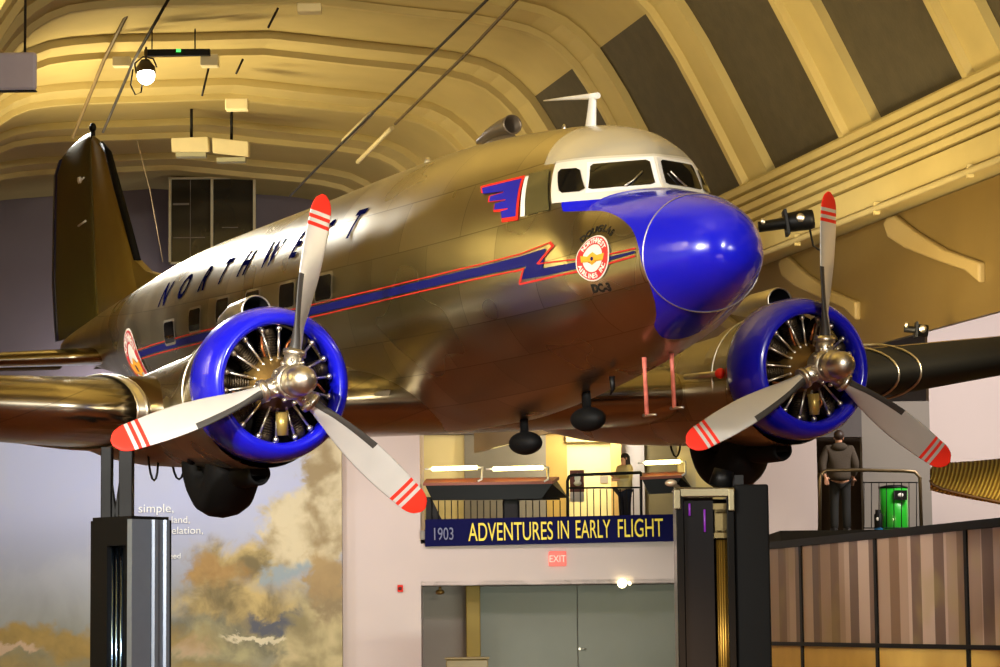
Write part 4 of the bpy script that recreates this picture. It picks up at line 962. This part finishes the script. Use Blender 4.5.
for (x0,y0,x1,y1,Y,lb) in ((278,8,268,28,43.5,'short dark rod hanging by the topmost junction box'),(243,59,236,74,47,'short dark rod right of the light track'),(209,66,202,96,46.5,'dark rod hanging below the track end box')):
    cable('hanger_rod', [(x0,y0,Y),(x1,y1,Y)], .02, M_WIRE, lb, 'rod')
# lavender box at left edge
b = MB(); px_box(b, -25, 51.5, 36.5, 91, 30, .08); o = b.build('loudspeaker', mat('lavender_grey_panel', (158,152,168), .55), bevel=.05); tag(o, 'lavender grey box speaker cut off by the upper left edge', 'speaker')
b = MB(); p = at(-5, 52, 30.25); b.tube(p, p+V((0,0,3.5)), .015, .015); p = at(25, 52, 30.25); b.tube(p, p+V((0,0,3.5)), .015, .015); b.build('hanger', M_WIRE, o)
b = MB(); px_box(b, -24, 90, 36, 91.5, 29.99, .09); b.build('bottom_edge', M_BLACK, o)
# twin floodlights
for (x0,x1,y0,y1,lb) in ((171,209,137,153,'left cream floodlight above the glazed wall window'),(212,248.5,137.5,157,'right cream floodlight above the glazed wall window')):
    Y = 53; P = [at(x0+.5,y1-(1 if x0<200 else 4),Y), at(x1,y1-(1 if x0<200 else 0),Y), at(x1+ (0 if x0>200 else -1),y0+(4 if x0>200 else -.5),Y), at(x0,y0+(0 if x0>200 else 1),Y)]
    b = MB(); b.prism(P, (0,.35,.05)); o = b.build('floodlight', mat('cream_floodlight', (236,224,178), .5), bevel=.02); tag(o, lb, 'floodlight')
    b = MB(); b.box(V(((P[0].x+P[1].x)/2, Y+.2, min(P[0].z,P[1].z)-.03)), ((P[1].x-P[0].x)*.8, .25, .08)); b.build('lamp_glass', mat('pale_lamp_glass', (176,176,150), .1), o)
    b = MB(); b.tube(V(((P[0].x+P[1].x)/2, Y+.2, P[2].z)), V(((P[0].x+P[1].x)/2, Y+.2, P[2].z+1.2)), .03, .03); b.build('mounting_arm', M_BLACK, o)
# glazed wall window
def window_mat():
    m = mat('murky_window_glass', (46,44,36), .12, 0, .5, .9, spec=.8); return m
b = MB()
for x0,x1,y0,y1 in ((168.5,171,177,264),(210.5,213,178,262),(253,255.5,179,262)): px_box(b, x0,y0,x1,y1,61.2,.12)
px_box(b,168.5,176.5,255.5,179,61.2,.12); px_box(b,168.5,261,255.5,264,61.2,.12)
w = b.build('window_1', mat('cream_window_frame', (214,206,170), .5)); struct(w)
b = MB(); px_box(b,170,178,254,262,61.3,.05); b.build('window_pane', window_mat(), w)
b = MB(); px_box(b,173,203,189,205,61.28,.02); px_box(b,190,178,190.6,262,61.28,.02); px_box(b,222,227,238,227.8,61.28,.02); px_box(b,173,237,205,238,61.28,.02); b.build('inner_bars', M_GREY, w)
b = MB(); px_box(b,171,179,250,262,61.4,1.6); struct(b.build('wall_booth', M_MAUVE))
# black stage spotlights by the beam
def stage_light(px_, py, Y, L, R, ang, lb):
    p = at(px_, py, Y); e = empty('stage_light', tuple(p), lb, 'spotlight'); e.rotation_euler = (0, ang, 0)
    b = MB(); b.lathe([(-L/2,.001),(-L/2,R*.55),(-L*.05,R*.6),(0,R),(L*.42,R*1.05),(L/2,R*.95),(L/2,R*.75),(L*.4,.001)], (0,0,0), (1,0,0), 24); b.build('lamp_barrel', M_BLACK, e)
    b = MB(); b.box((.0,0,0),(.03,R*2.5,R*2.6)); b.build('lamp_yoke', M_BLACK, e)
    b = MB(); b.ell((L*.25,-R*1.02,R*.2), (.05,.02,.05), 10, 8); b.ell((-L*.42,-R*.5,.05), (.03,.02,.04), 8, 6); b.build('lamp_knob', M_STEEL, e)
    return e
e = stage_light(786, 223, 30, .62, .11, -.14, 'black stage spotlight fixed to the ceiling beam right of the blue nose')
b = MB(); b.path([(.25,0,-.08),(.26,0,-.30),(.32,0,-.36),(.40,0,-.30)], .012, 8); b.build('cable_loop', M_BLACK, e)
e = stage_light(916, 330, 34, .30, .075, .1, 'black stage spotlight above the far wing near the pink wall')
# curved dim arch on the back wall (end of vault)
b = MB()
endp = offs(prof, .6); 
pts = [hw(58.2, v, z) for v, z in endp]+[hw(58.2, 26, 8.1), hw(58.2, 26, 14), hw(58.2, -20, 14), hw(58.2, -20, 8.1)]

# ------------------------------------------------------------------ PEOPLE
def skin_body(name, joints, bones, m, parent=None, sub=2):
    """joints: name -> (pos, radius); bones: pairs"""
    keys = list(joints); me_ = bpy.data.meshes.new(name); me_.from_pydata([joints[k][0] for k in keys], [(keys.index(a), keys.index(c)) for a, c in bones], [])
    o = bpy.data.objects.new(name, me_); COL.objects.link(o)
    sk = o.modifiers.new('skin', 'SKIN'); sk.use_smooth_shade = True
    for i, k in enumerate(keys):
        r = joints[k][1]; me_.skin_vertices[0].data[i].radius = (r, r) if not isinstance(r, tuple) else r
        me_.skin_vertices[0].data[i].use_root = (i == 0)
    ss = o.modifiers.new('sub', 'SUBSURF'); ss.levels = sub; ss.render_levels = sub
    me_.materials.append(m)
    if parent: o.parent = parent
    return o
M_SKINH = mat('warm_skin', (206,150,116), .5, 0, .06)
def person(loc, rz, label, hair_c, top_c, pant_c, arms, long_hair=False, hood=False, H=1.74, shoe=(30,26,24)):
    e = empty('person', loc, label, 'person'); e.rotation_euler = (0,0,rz); s = H/1.74
    J = {'pelvis':((0,0,.93),(.15,.11)), 'waist':((0,0,1.08),(.13,.10)), 'chest':((0,0,1.28),(.165,.11)), 'neckb':((0,0,1.44),(.075,.07)), 'neck':((0,-.01,1.50),(.052,.055))}
    for sx, n in ((-1,'l'),(1,'r')):
        J['hip'+n] = ((sx*.09,0,.88),.085); J['knee'+n] = ((sx*.10,-.01,.50),.058); J['ankle'+n] = ((sx*.105,.02,.09),.040); J['toe'+n] = ((sx*.11,-.14,.035),.035)
        sh, el, wr = arms[n]
        J['sh'+n] = (sh,.058); J['el'+n] = (el,.043); J['wr'+n] = (wr,.028); d = (V(wr)-V(el)).normalized(); J['palm'+n] = (tuple(V(wr)+d*.07),(.038,.018))
    B = [('pelvis','waist'),('waist','chest'),('chest','neckb'),('neckb','neck')]
    for n in 'lr':
        B += [('pelvis','hip'+n),('hip'+n,'knee'+n),('knee'+n,'ankle'+n),('ankle'+n,'toe'+n),('chest','sh'+n),('sh'+n,'el'+n),('el'+n,'wr'+n),('wr'+n,'palm'+n)]
        wr = V(J['wr'+n][0]); el = V(J['el'+n][0]); d = (wr-el).normalized(); sd = d.cross(V((0,1,0))); sd = sd.normalized() if sd.length > .1 else V((1,0,0)); pm = V(J['palm'+n][0])
        for k, (off, ln) in enumerate(((-.027,.062),(-.009,.07),(.009,.066),(.027,.05))):
            a, c = 'f%s%da' % (n,k), 'f%s%db' % (n,k); bend = V((0,-.015,-.012))
            J[a] = (tuple(pm+d*.02+sd*off), .010); J[c] = (tuple(pm+d*(.02+ln)+sd*off*1.15+bend), .008); B += [('palm'+n,a),(a,c)]
        J['th'+n] = (tuple(wr+d*.03-sd*.045), .011); J['tb'+n] = (tuple(wr+d*.07-sd*.06), .009); B += [('palm'+n,'th'+n),('th'+n,'tb'+n)]
    J['skull'] = ((0,-.005,1.58),(.070,.078)); J['crown'] = ((0,.01,1.67),(.066,.076)); B += [('neck','skull'),('skull','crown')]
    J['nose'] = ((0,-.095,1.60),.012); B.append(('skull','nose'))
    bd = skin_body('body', J, B, M_SKINH, e); bd.scale = (s,s,s)
    # face details and ears
    b = MB()
    for sx in (-1,1): b.ell((sx*.028,-.078,1.625),(.012,.008,.007),8,6)
    b.build('eyes', M_INK, bd); b = MB(); b.ell((0,-.080,1.555),(.022,.008,.006),10,6); b.build('mouth', mat('lip_colour', (160,80,76), .5), bd)
    b = MB()
    for sx in (-1,1): b.ell((sx*.077,.0,1.60),(.010,.020,.030),8,8)
    b.build('ears', M_SKINH, bd)
    b = MB(); n = 20
    # hair cap: shell over the top/back of the head
    b.ell((0,.018,1.645),(.088,.098,.090),20,12)
    if long_hair: b.loft([[V((x_,y_,z)) for x_, y_ in ((-w,.02),(-w*.8,.10),(0,.12),(w*.8,.10),(w,.02),(w*.6,-.01),(0,.03),(-w*.6,-.01))] for z, w in ((1.66,.085),(1.55,.10),(1.42,.11),(1.32,.09),(1.25,.04))])
    b.build('hair', mat('hair_'+'_'.join(map(str,hair_c)), hair_c, .5, 0, .3, 30), bd)
    # clothes
    T = {'hem':((0,0,.86),(.20,.165)), 'waist':((0,0,.98),(.205,.165)), 'mid':((0,0,1.12),(.20,.16)), 'chest':((0,0,1.28),(.225,.17)), 'neckb':((0,0,1.43),(.10,.085))}
    TB = [('hem','waist'),('waist','mid'),('mid','chest'),('chest','neckb')]
    for n_ in 'lr':
        sh, el, wr = arms[n_]; T['sh'+n_] = (sh,.095); T['el'+n_] = (el,.075); T['cu'+n_] = (tuple(V(el).lerp(V(wr), .93)),.044); TB += [('chest','sh'+n_),('sh'+n_,'el'+n_),('el'+n_,'cu'+n_)]
    skin_body('jacket', T, TB, mat('jacket_'+'_'.join(map(str,top_c)), top_c, .85, 0, .12, 14, .2), bd)
    if hood: b = MB(); b.ell((0,.085,1.45),(.13,.075,.075),18,10); b.build('hood', MATS['jacket_'+'_'.join(map(str,top_c))], bd)
    P = {'pel':((0,0,.97),(.19,.155))}; PBn = []
    for sx, n_ in ((-1,'l'),(1,'r')):
        P['h'+n_] = ((sx*.09,0,.86),.105); P['k'+n_] = ((sx*.10,-.01,.50),.078); P['a'+n_] = ((sx*.105,.0,.06),.070); PBn += [('pel','h'+n_),('h'+n_,'k'+n_),('k'+n_,'a'+n_)]
    skin_body('trousers', P, PBn, mat('trousers_'+'_'.join(map(str,pant_c)), pant_c, .85, 0, .12, 14), bd)
    for sx in (-1,1): b = MB(); b.ell((sx*.11,-.05,.055),(.068,.17,.07),16,10); b.box((sx*.11,-.07,.012),(.10,.27,.024)); b.build('shoe', mat('dark_shoe', shoe, .5), bd)
    return e
# man on the right gallery, back to the camera, hand at the rail
pm_ = at(841, 533, 46.6)
person((pm_.x, 46.6, z_rf), PI, 'man seen from behind in grey-brown hooded jacket and dark trousers at the gallery rail', (50,34,24), (66,55,42), (28,27,26),
       {'l': ((-.20,0,1.40),(-.27,.02,1.14),(-.24,-.12,.95)), 'r': ((.20,0,1.40),(.30,.06,1.16),(.26,.14,.96))}, hood=True, H=1.80)
pw_ = at(625, 505, 60.5)
person((pw_.x, 60.5, z_bf), -.95, 'woman with long dark hair and tan jacket behind the balcony rail, facing left', (30,20,16), (206,186,130), (24,26,44),
       {'l': ((-.17,0,1.38),(-.20,-.06,1.14),(-.10,-.26,1.20)), 'r': ((.17,0,1.38),(.20,-.06,1.12),(.10,-.25,1.12))}, long_hair=True, H=1.72)

# ------------------------------------------------------------------ LIGHTS
def area(name, loc, target, size, power, col, shape='DISK', sy=None):
    d = bpy.data.lights.new(name, 'AREA'); d.energy = power; d.color = col; d.shape = shape; d.size = size
    if sy: d.shape = 'RECTANGLE'; d.size_y = sy
    if 'uplight' in name: d.spread = math.radians(120)
    o = bpy.data.objects.new(name, d); COL.objects.link(o); o.location = loc
    o.rotation_euler = (V(target)-V(loc)).to_track_quat('-Z', 'Y').to_euler(); return o
def spot(name, loc, target, power, col, ang=40, blend=.5, r=.15):
    d = bpy.data.lights.new(name, 'SPOT'); d.energy = power; d.color = col; d.spot_size = math.radians(ang); d.spot_blend = blend; d.shadow_soft_size = r
    o = bpy.data.objects.new(name, d); COL.objects.link(o); o.location = loc
    o.rotation_euler = (V(target)-V(loc)).to_track_quat('-Z', 'Y').to_euler(); return o
WARM = (1.0, .82, .50); GOLD = (1.0, .82, .47)
for u in (18, 27, 33.5, 47.5):                 # uplights along the left beam, washing the vault
    area('uplight', hw(u, 2.6, 7.4), hw(u, 7.6, 12.5), 1.0, 290, GOLD, sy=3)
area('uplight_back', hw(51, 2.6, 7.6), hw(50, 8.2, 12.5), .8, 110, GOLD, sy=2)
for u in (12, 24, 36):
    area('uplight_right', hw(u, 12.6, 6.9), hw(u+1, 8.5, 12.0), .6, 12, GOLD, sy=2)
area('vault_near', hw(2, 7.4, 8), hw(4, 7.4, 12), 5, 200, GOLD)
for dx, dz in ((0,0),(.55,.08),(-.35,-.45),(.8,-.4)):
    spot('key_spot', (6.2+dx, 4.0, 9.2+dz), (0, 23, 4.2), 1900, (1,.95,.86), 50, .6, .05)
spot('left_key', (-7, 6, 8.5), (-3.0, 22.5, 3.6), 16000, (1,.97,.92), 24, .6, .2)
spot('side_key', (-9, 9, 7.5), (-.5, 25, 4.6), 9000, (1,.96,.88), 34, .7, .3)
spot('right_key', (10, 10, 6.2), (4.5, 25, 4), 900, (1,.93,.82), 40, .6, .25)
spot('rear_flood', acw((22, 0, 6.0)), acw((10.6, .95, 1.75)), 4200, (1,.99,.95), 21, .5, .34)
spot('tail_side_fill', (-15, 30, 6.0), acw((13.0, .9, 1.0)), 5200, (1,.96,.88), 22, .6, .3)  # unseen fill added to brighten the rear emblem and fuselage side
area('belly_fill', (2, 14, .6), (1, 23, 4), 3, 50, (1,.62,.36))
for u in (2, 16, 30): area('left_wall_wash', hw(u, -8, 8.6), hw(u+3, -15, 4), 2, 2200, (1,.94,.72), sy=6)  # lights the added left wall so the fuselage reflects it
# wall washers and unseen added fills
area('wing_tip_fill', (5.5, 28, 6.0), (7.5, 33, 3.5), .6, 220, WARM)  # fill with no visible source, added to brighten the gold wing tip
spot('mural_wash', (-9, 54, 5.9), (-9, 59.6, 3.2), 700, (.92,.95,1.0), 120, .8, .4)
spot('mural_wash_b', (-5, 55, 5.9), (-5, 59.6, 2.6), 300, (.95,.98,1.0), 120, .8, .4)
area('upper_wall_wash', (-9, 62, 6.8), (-9, 65.6, 8), 2, 45, (.95,.9,1.0), sy=.5)
area('centre_wall_wash', (0, 52, 6.0), (.5, 60, 2.0), 2, 210, (1,.86,.84), sy=.6)
area('right_wall_wash', (9.0, 44, 7.0), (9.5, 50, 3.0), 2.5, 400, (1,.92,.88), sy=.6)
area('screen_fill', (2.5, 32, 5.0), (6.0, 37, 1.6), 1.6, 330, WARM)  # added fill, source unseen, lightens the partition panels
area('balcony_lamp', (at(592, 455, 62).x, 61.9, 6.2), (at(590,455,62).x, 63.5, 4.8), .8, 95, (1,.88,.62))
area('balcony_fill', (-.5, 61.2, 6.3), (-.5, 63.3, 4.6), 1.0, 22, (1,.88,.62))
area('recess_fill', (1.0, 53, .25), (1.0, 61.4, 1.6), 4, 190, (.88,1,.88), sy=.4)  # fill added low in front of the recess, out of view, brightens the doors
wd = bpy.data.worlds.new('world'); sc.world = wd; wd.use_nodes = True
wd.node_tree.nodes['Background'].inputs[0].default_value = (.10,.075,.045,1); wd.node_tree.nodes['Background'].inputs[1].default_value = .5
sc.view_settings.view_transform = 'Standard'; sc.view_settings.look = 'None'; sc.view_settings.exposure = 0.3; sc.view_settings.gamma = 1
sc.view_settings.use_curve_mapping = False
GN = {'support_pedestal': 'pedestals under the airliner', 'junction_box': 'cream junction boxes on the ceiling ribs', 'caption_line': 'caption words on the sky mural', 'door_lamp': 'lamps over the doors',
      'display_desk': 'display desks on the balcony', 'balcony_railing': 'balcony railings', 'suspension_cable': 'dark suspension cables', 'ceiling_rod': 'tan rods under the ceiling', 'cable_sleeve': 'cream cable sleeves',
      'hanger_rod': 'short dark hanger rods', 'floodlight': 'cream floodlights', 'stage_light': 'black stage spotlights', 'person': 'visitors on the upper level'}
for o in list(sc.objects):
    k = o.name.split('.')[0]
    if o.parent is None and 'category' in o and k in GN and 'group' not in o: o['group'] = GN[k]
bpy.context.view_layer.update()
